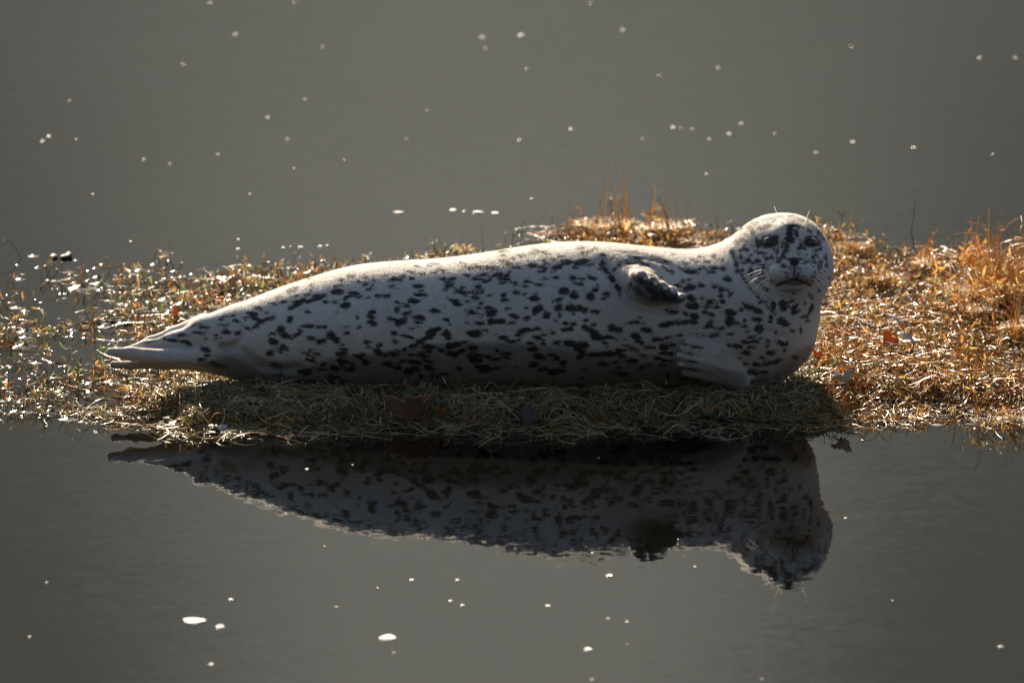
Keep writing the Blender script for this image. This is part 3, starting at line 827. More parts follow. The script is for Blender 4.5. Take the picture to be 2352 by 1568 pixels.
def build_face():
    for px, py in ((1768, 555.5), (1863, 557)):
        p, n = on_skin(px, py)
        blob('eye', p + Vector((0, 0.0112, -0.0014)), (0.0150, 0.0140, 0.0112), M_EYE, seal)
    # whiskers: root, bend, tip in the picture, and how far the tip stands off towards the viewer
    W = [(612, 862, 540, 850, 460, 872), (650, 940, 540, 940, 395, 995), (648, 958, 560, 970, 475, 1015), (650, 985, 500, 1040, 340, 1175),
         (662, 1030, 540, 1110, 385, 1270), (660, 1045, 560, 1110, 430, 1255), (672, 1065, 590, 1140, 500, 1222), (690, 1085, 600, 1200, 520, 1440),
         (700, 1100, 670, 1190, 640, 1300), (720, 1110, 720, 1200, 722, 1300), (1285, 960, 1340, 960, 1385, 985), (1280, 1000, 1340, 1020, 1420, 1075),
         (1278, 1040, 1330, 1070, 1362, 1112), (1270, 1070, 1310, 1120, 1330, 1180), (1275, 1020, 1400, 1120, 1490, 1230), (1262, 1085, 1300, 1140, 1360, 1260)]
    for i, (x0, y0, x1, y1, x2, y2) in enumerate(W):
        f = lambda x, y: (1646.4 + .18 * x, 451.6 + .18 * y)
        a = f(x0 + (10 if x0 < 1000 else -10), y0)
        p, n = on_skin(*a)
        if p is None:
            continue
        m = PX(*f(x1, y1), p.y - 0.012); t = PX(*f(x2, y2), p.y + 0.005)
        s = np.linspace(0, 1, 9)[:, None]
        c = 2 * m - 0.5 * (np.array(p) + t)
        path = (1 - s) ** 2 * np.array(p) + 2 * s * (1 - s) * c + s * s * t
        V, F = tube(path, np.linspace(0.0009, 0.0004, 9))
        link('whisker', mesh_np('whisker', V, F), M_WHISK, seal)
    for x0, y0, x1, y1 in ((822, 365, 733, 125), (840, 335, 858, 250), (1102, 378, 1183, 182)):
        f = lambda x, y: (1646.4 + .18 * x, 451.6 + .18 * y)
        p, n = on_skin(*f(x0, y0))
        t = PX(*f(x1, y1), p.y - 0.01)
        s = np.linspace(0, 1, 6)[:, None]
        V, F = tube(np.array(p) * (1 - s) + t * s + np.array([0.0, 0, 0.001]) * np.sin(s * 3.14), np.linspace(0.0010, 0.0005, 6))
        link('brow_whisker', mesh_np('brow_whisker', V, F), M_WHISK, seal)

def build_claws():
    for px, py, a in ((1484, 640, .6), (1506, 651, .6), (1528, 661.5, .6), (1546, 668.5, .5), (1563, 680, .4)):
        p, n = on_skin(px, py)
        blob('claw', p, (0.0062, 0.008, 0.0036), M_CLAW, seal, (0.5, a, 0), 12)
    for px, py in ((1582, 787), (1569, 800), (1564, 818), (1565, 838)):
        p, n = on_skin(px, py)
        if p is not None:
            blob('claw', p, (0.0062, 0.004, 0.003), M_CLAW, seal, (0, 0.2, 0), 12)

build_face()
build_claws()

# ------------------------------------------------------------------ weed
PAL = np.array([[.56, .31, .075], [.54, .21, .035], [.62, .51, .29], [.20, .19, .06], [.13, .075, .03], [.05, .035, .02], [.15, .21, .03], [.50, .43, .27]])
P_GOLD = np.array([.36, .30, .05, .08, .12, .05, .04, .0])
P_CORE = np.array([.07, .03, .30, .16, .07, .07, .03, .27])
P_LEFT = np.array([.20, .16, .05, .20, .20, .08, .09, .02])

def pick(n, x, gold, core):
    u = rng.random(n)
    out = np.zeros((n, 3))
    for P, m in ((P_GOLD, gold > 0.5), (P_CORE, (gold <= 0.5) & (core > 0.5)), (P_LEFT, (gold <= 0.5) & (core <= 0.5))):
        k = np.searchsorted(np.cumsum(P) / P.sum(), u)
        out[m] = PAL[np.minimum(k, 7)][m]
    return out * rng.uniform(0.7, 1.25, (n, 1))

def scatter(n, x0=-1.35, x1=1.5, y0=-0.42, y1=2.2, power=1.0):
    xs, ys = [], []
    got = 0
    while got < n:
        x = rng.uniform(x0, x1, n * 2); y = rng.uniform(y0, y1, n * 2)
        d, g = weed_density(x, y)
        ok = rng.random(n * 2) < d ** power
        xs.append(x[ok]); ys.append(y[ok]); got += ok.sum()
    return np.concatenate(xs)[:n], np.concatenate(ys)[:n]

def tubes_mesh(P, R, sides=3):
    """P (N,K,3) paths, R (N,K) radii -> verts, quads"""
    N, K, _ = P.shape
    T = np.gradient(P, axis=1)
    T /= np.linalg.norm(T, axis=2)[..., None] + 1e-9
    ref = rng.normal(size=(N, 1, 3))
    A = np.cross(T, ref); A /= np.linalg.norm(A, axis=2)[..., None] + 1e-9
    B = np.cross(T, A)
    an = np.linspace(0, 2 * math.pi, sides, endpoint=False)
    V = P[:, :, None] + (A[:, :, None] * np.cos(an)[:, None] + B[:, :, None] * np.sin(an)[:, None]) * R[:, :, None, None]
    i, j, s = np.meshgrid(np.arange(N), np.arange(K - 1), np.arange(sides), indexing='ij')
    base = (i * K + j) * sides
    s2 = (s + 1) % sides
    F = np.stack([base + s, base + s2, base + sides + s2, base + sides + s], -1).reshape(-1, 4)
    return V.reshape(-1, 3), F

def seal_room(x, y):
    """half width of the seal's footprint at x, so stems do not run through it"""
    return np.where((x > -0.62) & (x < 0.62), 0.10, 0.0)

def body_clear(P):
    """keeps stems from cutting through the animal: pulls path points under the belly line"""
    x, y, z = P[..., 0], P[..., 1], P[..., 2]
    rr = np.interp(x, [-0.75, -0.6, -0.4, -0.1, 0.3, 0.55, 0.66], [0.0, 0.08, 0.13, 0.155, 0.17, 0.15, 0.0])
    zb = np.interp(x, [-0.75, -0.6, -0.4, 0.6], [0.07, 0.045, 0.02, 0.02])
    q = np.clip(1 - (y / np.maximum(rr, 1e-3)) ** 2, 0, 1)
    lim = zb + rr * (1 - np.sqrt(q))
    inside = (np.abs(y) < rr)
    P[..., 2] = np.where(inside, np.minimum(z, lim + 0.006), z)
    return P

def lying(n, lo, hi, lift, power=1.0, K=8, **kw):
    x, y = scatter(n, power=power, **kw)
    core = core_mask(x, y)
    L = rng.uniform(lo, hi, n)
    a0 = rng.normal(0, 0.9, n) + np.where(rng.random(n) < .5, 0, math.pi)
    bend = rng.normal(0, 1.3, n)
    wob = rng.normal(0, .6, n); ph = rng.uniform(0, 6.28, n)
    t = np.linspace(0, 1, K)[None]
    ang = a0[:, None] + bend[:, None] * (t - .5) + wob[:, None] * np.sin(5 * t + ph[:, None])
    st = (L / (K - 1))[:, None]
    X = x[:, None] + np.cumsum(np.cos(ang) * st, 1) - st * K / 2 * np.cos(a0)[:, None]
    Y = y[:, None] + np.cumsum(np.sin(ang) * st, 1) - st * K / 2 * np.sin(a0)[:, None]
    c2 = core_mask(X, Y)
    base = np.maximum(mud_height(X, Y), -0.004)
    up = rng.uniform(0, 1, n)[:, None] ** 1.5 * lift
    arch = rng.uniform(-.4, 1, n)[:, None] * lift * 0.9
    Z = base + 0.003 + up * (0.25 + .75 * c2) + arch * np.sin(math.pi * t) * (0.3 + .7 * c2) + rng.normal(0, .0015, (n, K))
    tip = (rng.random(n) < .22)[:, None]
    Z = Z + tip * rng.uniform(.004, .022, n)[:, None] * t ** 2
    P = body_clear(np.stack([X, Y, Z], -1))
    R = (.0006 + .0012 * rng.random(n) ** 1.4)[:, None] * (1 - .45 * np.abs(2 * t - 1) ** 3)
    d, g = weed_density(x, y)
    return P, R, pick(n, x, g, core)

def standing(n, lo, hi, power=1.0, K=7, **kw):
    x, y = scatter(n, power=power, **kw)
    core = core_mask(x, y)
    d, g = weed_density(x, y)
    H = rng.uniform(lo, hi, n) * (0.45 + .75 * vnoise(x, y, 9, 31)) * (1 + .15 * g)
    t = np.linspace(0, 1, K)[None]
    az = rng.uniform(0, 6.28, n)[:, None]
    droop = (rng.random(n) ** 1.5 * 2.6)[:, None]
    lean = rng.normal(.25, .35, n)[:, None]
    el = math.pi / 2 - lean - droop * t ** 1.4
    st = (H / (K - 1))[:, None]
    rad = np.cumsum(np.cos(el) * st, 1); Z = np.cumsum(np.sin(el) * st, 1)
    X = x[:, None] + rad * np.cos(az); Y = y[:, None] + rad * np.sin(az)
    Z = Z + np.maximum(mud_height(x, y), -0.004)[:, None] - .002
    P = body_clear(np.stack([X, Y, Z], -1))
    R = rng.uniform(.0007, .0015, n)[:, None] * (1 - .5 * t)
    return P, R, pick(n, x, g, core)

def hoops(n, power=1.0, K=9, **kw):
    """stems that spring up, arch over and dip back"""
    x, y = scatter(n, power=power, **kw)
    core = core_mask(x, y)
    d, g = weed_density(x, y)
    W = rng.uniform(.02, .09, n)[:, None]; H = (rng.uniform(.2, .55, n)[:, None] * W + .006)
    az = rng.uniform(0, 6.28, n)[:, None]; tw = rng.normal(0, .8, n)[:, None]
    t = np.linspace(0, 1, K)[None]
    sk = rng.uniform(.6, 1.7, n)[:, None]
    a = az + tw * (t - .5)
    X = x[:, None] + (t - .5) * W * np.cos(a); Y = y[:, None] + (t - .5) * W * np.sin(a)
    Z = np.maximum(mud_height(x, y), -.004)[:, None] - .003 + H * np.sin(math.pi * t ** sk) + rng.normal(0, .0012, (n, K))
    end = (rng.random(n) < .5)[:, None]
    Z = Z + end * rng.uniform(.0, .02, n)[:, None] * sm(.6, 1, t)
    P = body_clear(np.stack([X, Y, Z], -1))
    R = (.0006 + .0008 * rng.random(n))[:, None] * (1 - .4 * t)
    return P, R, pick(n, x, g, core)

def blades(Ps, cols, n, lo, hi):
    """small pointed leaves set along some of the stems"""
    N, K, _ = Ps.shape
    i = rng.integers(0, N, n); k = rng.integers(1, K, n)
    o = Ps[i, k]
    az = rng.uniform(0, 6.28, n); el = rng.normal(.7, .55, n)
    d = np.stack([np.cos(az) * np.cos(el), np.sin(az) * np.cos(el), np.sin(el)], 1)
    L = rng.uniform(lo, hi, n)[:, None]
    side = np.cross(d, rng.normal(size=(n, 3))); side /= np.linalg.norm(side, axis=1)[:, None]
    w = L * rng.uniform(.05, .13, (n, 1))
    nor = np.cross(d, side)
    V = np.stack([o, o + d * L * .35 + side * w - nor * L * .05, o + d * L * .75 + side * w * .7, o + d * L + nor * L * rng.uniform(-.3, .3, (n, 1)),
                  o + d * L * .75 - side * w * .7, o + d * L * .35 - side * w - nor * L * .05], 1)
    V = body_clear(V).reshape(-1, 3)
    b = (np.arange(n) * 6)[:, None]
    F = np.concatenate([b + np.array([0, 1, 4, 5]), b + np.array([1, 2, 3, 4])])
    return V, F, np.repeat(cols[i] * rng.uniform(.8, 1.3, (n, 1)), 6, 0)

def stuff_mesh(name, packs, mat, label, cat):
    Vs, Fs, Cs, off = [], [], [], 0
    for V, F, c in packs:
        Vs.append(V); Fs.append(F + off); Cs.append(c); off += len(V)
    me = mesh_np(name, np.concatenate(Vs), np.concatenate(Fs))
    set_attr(me, 'col', np.concatenate(Cs))
    return tag(link(name, me, mat), label, cat, kind='stuff')

def build_weed():
    packs = []
    P, R, c = lying(11000, .06, .20, .024, 1.7)
    V, F = tubes_mesh(P, R); packs.append((V, F, np.repeat(c, 24, 0)))
    P, R, c = lying(3600, .06, .18, .018, 1.0, x0=-.85, x1=.95, y0=-.40, y1=.02)
    V, F = tubes_mesh(P, R); packs.append((V, F, np.repeat(c, 24, 0)))
    stuff_mesh('matted_weed', packs, M_WEED, 'tangled bed of straw coloured water weed under the seal', 'weed')
    packs = []
    P, R, c = standing(11500, .014, .056)
    V, F = tubes_mesh(P, R); packs.append((V, F, np.repeat(c, 21, 0)))
    packs.append(blades(P, c, 17000, .007, .024))
    P, R, c = standing(3200, .014, .045, x0=-1.2, x1=-.15, y0=-.3, y1=1.9)
    V, F = tubes_mesh(P, R); packs.append((V, F, np.repeat(c, 21, 0)))
    packs.append(blades(P, c, 6000, .008, .024))
    n_ = 700                                             # loose strands floating off the near edge
    x_ = rng.uniform(-1.0, 1.1, n_); y_ = front_edge(x_) + rng.normal(-.02, .025, n_)
    t_ = np.linspace(0, 1, 8)[None]
    a_ = rng.uniform(0, 6.28, (n_, 1)) + rng.normal(0, 1.2, (n_, 1)) * t_
    l_ = rng.uniform(.03, .11, (n_, 1)) / 7
    P = np.stack([x_[:, None] + np.cumsum(np.cos(a_) * l_, 1), y_[:, None] + np.cumsum(np.sin(a_) * l_, 1), .001 + np.abs(rng.normal(0, .007, (n_, 1))) * np.sin(3.14 * t_) + rng.normal(0, .0008, (n_, 8))], -1)
    V, F = tubes_mesh(P, np.full((n_, 8), .0010)); packs.append((V, F, np.repeat(pick(n_, x_, 0 * x_, 0 * x_ + 1), 24, 0)))
    P, R, c = hoops(5200)
    V, F = tubes_mesh(P, R); packs.append((V, F, np.repeat(c, 27, 0)))
    P, R, c = hoops(1500, y0=-.42, y1=-.05, x0=-1.0, x1=.9)
    V, F = tubes_mesh(P, R); packs.append((V, F, np.repeat(c, 27, 0)))
    packs.append(blades(P, c, 700, .007, .02))
    stuff_mesh('standing_weed', packs, M_WEED, 'golden and olive weed shoots standing out of the water', 'weed')

build_weed()

def build_film():
    """little rings of raised water round the stems and wet scraps lying on the surface"""
    n = 8000
    x, y = scatter(n, power=.5)
    keep = core_mask(x, y) < .55
    x, y = x[keep], y[keep]
    xf = rng.uniform(-.62, 1.15, 1100); yf = front_edge(xf) + rng.normal(-.005, .035, 1100)   # along the near waterline
    x = np.concatenate([x, xf]); y = np.concatenate([y, yf]); n = len(x)
    S = 8
    an = np.linspace(0, 2 * math.pi, S, endpoint=False)
    rx = rng.gamma(1.8, .0034, n) + .002; ry = rx * rng.uniform(.35, .9, n)
    rx[-1100:] *= .65; ry[-1100:] *= .65
    h = rx * rng.uniform(.06, .24, n)
    rings = []
    for fr, fz in ((1.0, 0.0), (.55, .35), (.15, 1.0)):
        rings.append(np.stack([x[:, None] + rx[:, None] * fr * np.cos(an), y[:, None] + ry[:, None] * fr * np.sin(an), .0006 + h[:, None] * fz + 0 * an[None]], -1))
    V = np.concatenate(rings, 1).reshape(-1, 3)
    b = (np.arange(n) * 24)[:, None, None]
    j = np.arange(S); j2 = (j + 1) % S
    q = np.concatenate([np.stack([k * 8 + j, k * 8 + j2, k * 8 + 8 + j2, k * 8 + 8 + j], 1) for k in (0, 1)])
    F = (b + q[None]).reshape(-1, 4)
    me = mesh_np('water_beads', V, F)
    tag(link('water_beads', me, M_FILM), 'beads of raised water gleaming round the weed stems', 'water bead', kind='stuff')

build_film()

# ------------------------------------------------------------------ taller weed plants that stand out of the bed
def tuft(name, label, px, py, tip_py, width, n, pal, spread=0.35, droop=0.8, rad=0.0011, leaves=7, group='tall weed tufts', big=1.0, peak=False):
    b = WATER(px, py)
    h = (py - tip_py) / PPM / math.cos(EL) * 1.04
    w = width / PPM
    t = bpy.data.objects.new(name, None)
    C.objects.link(t)
    t.location = (b[0], b[1], 0.0)
    t.empty_display_size = 0.05
    tag(t, label, 'water weed', group)
    K = 9
    for i in range(n):
        H = h * (1.0 if i == 0 else (rng.uniform(.2, .9) ** 1.7 + .12 if peak else rng.uniform(.35, .95) if n < 60 else rng.uniform(.55, 1.02)))
        x0, y0 = rng.normal(0, w * .28), rng.normal(0, w * .4)
        s = np.linspace(0, 1, K)
        az = rng.uniform(0, 6.28)
        d = (0.15 if i == 0 else rng.uniform(0, droop))
        ln = rng.normal(0, spread * .5) if i else 0.05
        el = math.pi / 2 - ln - d * s ** 2 * 2.2 + rng.normal(0, .30, K)
        st = H / (K - 1) * (1 + .25 * d)
        r_ = np.cumsum(np.cos(el) * st) - np.cos(el[0]) * st
        P = np.stack([x0 * (1 - (.85 * s * H / h if peak else 0)) + r_ * (.4 if peak else 1) * math.cos(az), y0 + r_ * math.sin(az), np.cumsum(np.sin(el) * st) - .01], 1)
        V, F = tube(P, rad * rng.uniform(.7, 1.2) * (1 - .5 * s), 4)
        col = np.array(pal[rng.integers(len(pal))]) * rng.uniform(.8, 1.2)
        me = mesh_np('stem', V, F)
        set_attr(me, 'col', np.tile(col, (len(V), 1)))
        so = bpy.data.objects.new('stem', me); C.objects.link(so); me.materials.append(M_WEED); so.parent = t
        if leaves:
            V2, F2, c2 = blades(P[None, 2:], col[None], leaves + int(rng.integers(0, 4)), .008 * big, .026 * big)
            m2 = mesh_np('leaf_spray', V2, F2); set_attr(m2, 'col', c2)
            lo = bpy.data.objects.new('leaf_spray', m2); C.objects.link(lo); m2.materials.append(M_WEED); lo.parent = so
            lo['kind'] = 'stuff'
    return t

GOLD = [(.58, .36, .12), (.54, .27, .07), (.52, .40, .18), (.36, .22, .07)]
TAN = [(.55, .42, .24), (.55, .36, .16), (.42, .28, .13)]
BRIGHT = [(.70, .38, .10), (.66, .29, .06), (.60, .42, .17)]
OLV = [(.20, .19, .05), (.30, .22, .07), (.14, .16, .04)]
tuft('weed_tuft', 'tall bushy golden weed tuft, highest one at the right edge', 2288, 700, 492, 125, 80, BRIGHT, .9, 1.2, .0014, 24, big=1.4)
tuft('weed_tuft', 'orange weed tuft left of the tall bushy one at the right edge', 2132, 630, 536, 70, 30, BRIGHT, .7, .9, .0014, 18, big=1.2)
tuft('weed_tuft', 'leafy golden tuft just below left of the tall bushy one', 2222, 740, 606, 80, 34, BRIGHT, .8, 1.0, .0013, 16, big=1.1)
tuft('weed_tuft', 'low orange tuft at the right frame edge under the tall bushy one', 2335, 775, 655, 60, 26, BRIGHT, .8, 1.0, .0013, 16, big=1.1)
tuft('weed_tuft', 'small golden tuft between the lone dark stem and the head', 2020, 660, 590, 60, 20, BRIGHT, .8, 1.0, .0013, 14)
tuft('water_weed', 'lone thin dark stem rising high between the head and the right tufts', 2108, 590, 455, 4, 1, [(.08, .07, .05)], .1, .3, .0013, 2, None)
tuft('weed_tuft', 'low brown orange weed clump just right of the seal head', 1965, 585, 541, 70, 30, GOLD, .6, .9, .0014, 12)
tuft('weed_tuft', 'tallest spire of tan weed behind the middle of the back', 1418, 545, 376, 110, 34, BRIGHT + TAN, .7, .6, .0017, 15, big=1.7, peak=True)
tuft('weed_tuft', 'second tan spire behind the back, nearer to the head', 1512, 550, 424, 110, 28, BRIGHT + TAN, .7, .7, .0017, 15, big=1.7, peak=True)
tuft('weed_tuft', 'thin arched golden shoots behind the shoulder', 1566, 545, 458, 24, 3, TAN, .3, 1.3, leaves=3)
tuft('weed_tuft', 'single pale upright blade behind the middle of the back', 1303, 540, 444, 16, 3, TAN, .15, .2, .0024, 3)
tuft('weed_tuft', 'low forked shoots between the pale blade and the tallest spire', 1352, 540, 466, 60, 8, BRIGHT, .8, .6, .0015, 14, big=1.4)
tuft('weed_tuft', 'small golden shoots on the far edge behind the back', 1060, 585, 536, 36, 5, TAN + OLV, .5, .8)
tuft('weed_tuft', 'curled shoot just above the rump', 838, 612, 542, 20, 3, TAN + OLV, .5, 1.2, leaves=3)
tuft('weed_tuft', 'thin brown stalk standing alone on the far left water', 382, 606, 550, 14, 3, TAN, .2, .3, leaves=3)
tuft('weed_tuft', 'curved olive stem arching over the water left of the tail', 192, 690, 640, 12, 3, OLV, .2, 1.5, leaves=2)
tuft('weed_tuft', 'leaning straw blade among the left weeds above the tail', 318, 700, 650, 16, 4, TAN + OLV, .9, .3, .0016, 3)
tuft('weed_tuft', 'golden shoots at the front right edge of the bed', 2260, 990, 900, 60, 12, GOLD, .6, 1.1)
tuft('weed_tuft', 'orange shoots at the right frame edge in front', 2335, 985, 880, 50, 14, GOLD, .6, 1.1)

# ------------------------------------------------------------------ dead leaves
def leaf_mesh(name, lobes, curl, seed):
    """a lobed leaf with some thickness, folded along its midrib; unit width about 1"""
    r_ = np.random.default_rng(seed)
    n = 48
    th = np.linspace(0, 2 * math.pi, n, endpoint=False)
    if lobes:
        rr = .30 + .22 * np.abs(np.cos(lobes * (th - math.pi / 2) / 2)) ** .8 + .04 * np.sin(11 * th) + r_.normal(0, .012, n)
        rr *= 1 - .35 * np.exp(-((th - 1.5 * math.pi) / .35) ** 2)
        ox, oy = rr * np.cos(th), rr * np.sin(th)
    else:
        ox, oy = .22 * np.cos(th) * (1 - .15 * np.sin(th)), .5 * np.sin(th)
    rings = [0.0, .4, .75, 1.0]
    V = []
    for side in (0, 1):
        for f in rings[1:]:
            x, y = ox * f, oy * f
            z = curl * (x * x * 2.2 - .35 * y * y + .25 * x * y) + .05 * np.abs(x) + .03 * np.sin(9 * x + seed) * f
            V.append(np.stack([x, y, z - side * .012], 1))
        V.append(np.array([[0, 0, -side * .012]]))
    V = np.concatenate(V)
    S = 3 * n + 1
    F = []
    for side in (0, 1):
        o = side * S
        for j in range(n):
            k = (j + 1) % n
            q = [[o + 3 * n, o + j, o + k, o + k], [o + j, o + n + j, o + n + k, o + k], [o + n + j, o + 2 * n + j, o + 2 * n + k, o + n + k]]
            for f in q:
                F.append(f if side == 0 else f[::-1])
    for j in range(n):
        k = (j + 1) % n
        F.append([2 * n + j, S + 2 * n + j, S + 2 * n + k, 2 * n + k])
    me = bpy.data.meshes.new(name)
    me.from_pydata([tuple(v) for v in V], [], [tuple(dict.fromkeys(f)) for f in F])
    for p in me.polygons: p.use_smooth = True
    return me

L_BROWN = mat_leaf('brown_leaf', (.20, .13, .10), (.30, .15, .08), .15)
L_ORANGE = mat_leaf('orange_leaf', (.55, .20, .04), (.40, .12, .02), .5)
L_RED = mat_leaf('dark_red_leaf', (.10, .022, .015), (.06, .015, .012), .2)
L_PALE = mat_leaf('pale_wet_leaf', (.42, .42, .42), (.30, .31, .33), .15, .25)
L_DARK = mat_leaf('dark_wet_leaf', (.035, .037, .04), (.06, .055, .05), .05, .3)

def leaf(label, px, py, z, size, mat, rot, lobes=5, curl=.6, stalk=None):
    p = WATER(px, py, z)
    me = leaf_mesh('dead_leaf', lobes, curl, int(px) % 17 + 1)
    root = bpy.data.objects.new('dead_leaf', None)
    C.objects.link(root)
    root.location = p; root.rotation_euler = rot; root.scale = (size,) * 3
    tag(root, label, 'leaf', 'dead leaves on the weed and water')
    b = bpy.data.objects.new('leaf_blade', me); C.objects.link(b); me.materials.append(mat); b.parent = root
    V, F = tube([(0, -.1, .0), (0, -.35, .03), (.05, -.75, .12)], [.016, .014, .012], 5)
    if stalk:
        sm_ = mesh_np('leaf_stalk', V, F); so = bpy.data.objects.new('leaf_stalk', sm_); C.objects.link(so); sm_.materials.append(stalk); so.parent = root

leaf('large brown lobed leaf half sunk at the front edge of the weed', 952, 948, .030, .115, L_BROWN, (1.0, .1, 3.3), 5, .8, L_ORANGE)
leaf('small orange leaf tip beside the large brown leaf in front', 1006, 946, .034, .035, L_ORANGE, (.9, -.3, 2.0), 3, .5)
leaf('dark red leaf at the front waterline, below the middle of the seal', 1208, 956, .024, .046, L_RED, (1.1, .2, .3), 3, .7)
leaf('bright orange leaf standing in the golden weed right of the seal', 2036, 778, .070, .042, L_ORANGE, (1.1, .3, .5), 3, .8)
leaf('white gleaming leaf beside the bright orange leaf', 2082, 774, .075, .045, L_PALE, (.5, -.3, 1.2), 0, .6)
leaf('pale crumpled leaf in the right weed, near the foot of the chest', 1928, 872, .07, .045, L_PALE, (.55, .2, 2.3), 3, 1.1)
leaf('pale leaf in the weed above the bright orange leaf', 2048, 728, .072, .05, L_PALE, (.35, .1, .9), 0, .8)
leaf('orange leaf lying just right of the chest', 1868, 812, .07, .036, L_ORANGE, (.9, .4, 1.0), 3, .7)
leaf('brown leaf floating among the weeds above the rump', 512, 648, .012, .06, L_BROWN, (.35, .1, .7), 3, .5)
leaf('small orange leaf standing on the water above the tail', 402, 715, .018, .03, L_ORANGE, (1.4, .1, .3), 0, .3)
leaf('long dark wet leaf at the front waterline below the fore flipper', 1656, 962, .014, .085, L_DARK, (.25, .1, 1.4), 0, .5)
leaf('ribbed pale leaf at the front waterline, below the middle of the seal', 1110, 972, .006, .06, L_PALE, (.3, .0, 1.5), 0, .4)
leaf('bluish wet leaf at the front waterline, right of the dark red leaf', 1302, 972, .008, .04, L_PALE, (.35, .1, 1.2), 0, .4)
leaf('pale frayed leaf at the front left waterline under the tail', 500, 985, .006, .042, L_PALE, (.4, .1, 1.1), 3, .5)

# ------------------------------------------------------------------ dark clods on the far left
M_CLOD = mat_plain('wet_clod', (.06, .045, .032), .6)
def clod(label, px, py, r):
    p = WATER(px, py)
    o = blob('wet_clod', (p[0], p[1], r * .25), (r * 1.5, r * .9, r * .5), M_CLOD, None, (0, 0, px), 14)
    me = o.data
    co = np.zeros(len(me.vertices) * 3, np.float32); me.vertices.foreach_get('co', co)
    co = co.reshape(-1, 3)
    co *= (1 + .9 * (vnoise(co[:, 0] * 1 + px, co[:, 1] + co[:, 2], 90.0)[:, None] - .5))
    me.vertices.foreach_set('co', co.ravel())
    tag(o, label, 'clod', 'dark clods on the far left water')
clod('left of two dark wet clods on the far left water', 124, 592, .012)
clod('right, larger of two dark wet clods on the far left water', 152, 592, .014)

# ------------------------------------------------------------------ foam on the open water
def mat_foam():
    t = NT('white_foam')
    n = t.noise(t.coord(), 260, 3.0)
    c = t.mix(t.rng(n.outputs[0], .35, .65), (.26, .26, .25, 1), (.17, .17, .17, 1))
    t.set(Base_Color=c, Roughness=.35, Subsurface_Weight=.0, Normal=t.bump(n.outputs[0], .5, .002))
    tr = t.add('BsdfTranslucent'); t.l.new(c, tr.inputs[0])
    mx = t.add('MixShader'); mx.inputs[0].default_value = .25
    t.l.new(t.bsdf.outputs[0], mx.inputs[1]); t.l.new(tr.outputs[0], mx.inputs[2])
    t.l.new(mx.outputs[0], t.out.inputs[0])
    return t.m
M_FOAM = mat_foam()

def foam_mesh(seed):
    r_ = np.random.default_rng(seed)
    n = 18
    th = np.linspace(0, 2 * math.pi, n, endpoint=False)
    rr = 1 + .10 * np.cos(2 * th + r_.uniform(0, 6)) + .08 * np.cos(3 * th + r_.uniform(0, 6)) + r_.normal(0, .04, n)
    V = [(rr[j] * f * math.cos(th[j]), rr[j] * f * math.sin(th[j]), z * (1 + .25 * r_.normal())) for f, z in ((1, 0), (.9, .10), (.55, .17)) for j in range(n)] + [(0, 0, .18)]
    F = [(k * n + j, k * n + (j + 1) % n, k * n + n + (j + 1) % n, k * n + n + j) for k in (0, 1) for j in range(n)] + [(2 * n + j, 2 * n + (j + 1) % n, 3 * n) for j in range(n)]
    me = bpy.data.meshes.new('foam_fleck')
    me.from_pydata(V, [], F)
    for p in me.polygons: p.use_smooth = True
    me.materials.append(M_FOAM)
    return me
FOAM = [foam_mesh(i) for i in range(5)]
def foam(px, py, w, h, label=None):
    p = WATER(px, py)
    dep = 25 + p[1]
    o = bpy.data.objects.new('foam_fleck', FOAM[int(px) % 5])
    C.objects.link(o)
    rx = w / 2 / PPM * (.85 if label else .74); ry = min(h * .62 / 2 / PPM / math.sin(EL), rx * 1.3)
    o.location = (p[0], p[1], .0015)
    o.scale = (rx, ry, min(rx * .6, .007))
    tag(o, label or ('small white foam fleck on the far open water behind the weed bed' if py < 700 else 'small white foam fleck on the near water below the bed'), 'foam', 'foam flecks on the water')

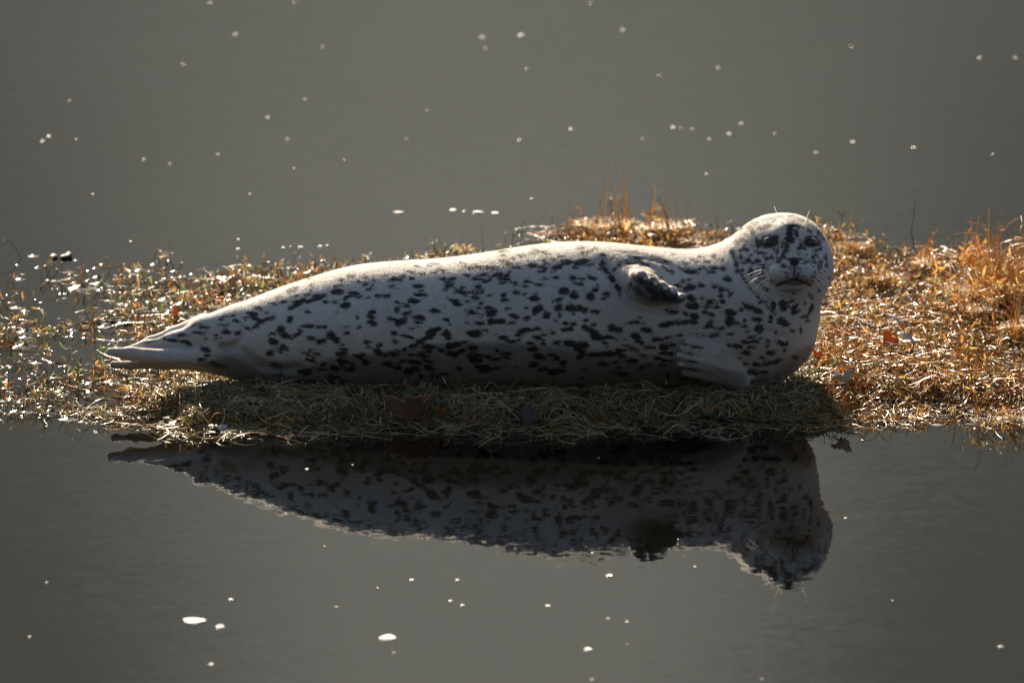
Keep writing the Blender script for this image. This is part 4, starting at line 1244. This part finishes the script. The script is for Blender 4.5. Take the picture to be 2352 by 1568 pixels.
foam(446, 1425, 62, 15, 'largest oval foam patch on the water at lower left')
foam(505, 1439, 23, 9, 'foam patch just right of the largest one at lower left')
foam(890, 1464, 44, 13, 'oval foam patch on the water at lower middle left')
for i_, (a_, b_, w_, lab_) in enumerate(((1040, 483, 22, 'first from the left'), (1066, 486, 11, 'second from the left'), (1098, 488, 30, 'third from the left'), (1137, 490, 22, 'rightmost'))):
    foam(a_, b_, w_, 6, 'thin foam streak on the far water behind the back, ' + lab_ + ' of four')
foam(915, 489, 34, 5, 'short thin foam streak left of the long one on the far water')
foam(1350, 1491, 20, 10, 'foam patch nearest the bottom edge, right of the middle')
foam(1400, 1322, 18, 8, 'foam patch below the belly reflection, right of the middle')
FLECKS = """945 1332 13 7;1050 1332 12 6;1258 1391 14 7;1035 1380 11 6;1062 1390 11 5;530 1377 14 7;1397 1420 10 7;1440 1428 10 5;1596 1302 9 6;2298 1485 14 8;485 1526 14 10;1360 1560 9 7;745 1255 6 5;1360 1270 8 4;1942 1190 9 5;1885 1068 8 4;705 1078 12 5;1375 1052 10 4;810 1068 6 4;541 80 13 11;1430 70 13 11;2250 134 15 11;2332 133 11 9;614 271 12 9;112 314 14 8;98 325 13 7;1311 297 13 9;1545 293 14 9;1628 320 10 8;1675 308 13 9;1702 285 12 8;1780 308 9 7;1563 295 8 7;1590 298 9 7;1475 320 8 8;1959 327 14 9;2098 340 14 9;2280 355 10 8;1874 351 11 7;1622 400 10 8;700 229 9 7;742 108 9 8;420 149 9 8;330 367 9 8;390 377 9 7;500 355 8 6;660 320 8 7;676 387 8 6;790 368 7 6;213 447 9 7;575 446 8 6;1193 323 11 7;1210 160 10 9;1515 175 8 7;1650 157 10 9;1955 108 8 7;1355 8 10 9;482 8 11 9;980 254 7 6;160 232 7 6;933 320 8 6;176 320 8 6;547 550 10 6;1220 457 10 7;1107 86 14 5;1197 82 22 5;676 5 9 8;1115 112 8 6;547 572 12 5;650 569 12 4;667 567 7 3;690 568 20 4;735 566 14 4;751 564 9 4;300 555 9 4;1440 1480 6 5;68 1463 8 5;107 1338 8 5;772 1394 7 5;866 1350 6 5;905 1500 7 5;1750 1560 7 5;2050 1380 6 4"""
for q in FLECKS.split(';'):
    foam(*map(float, q.split()))
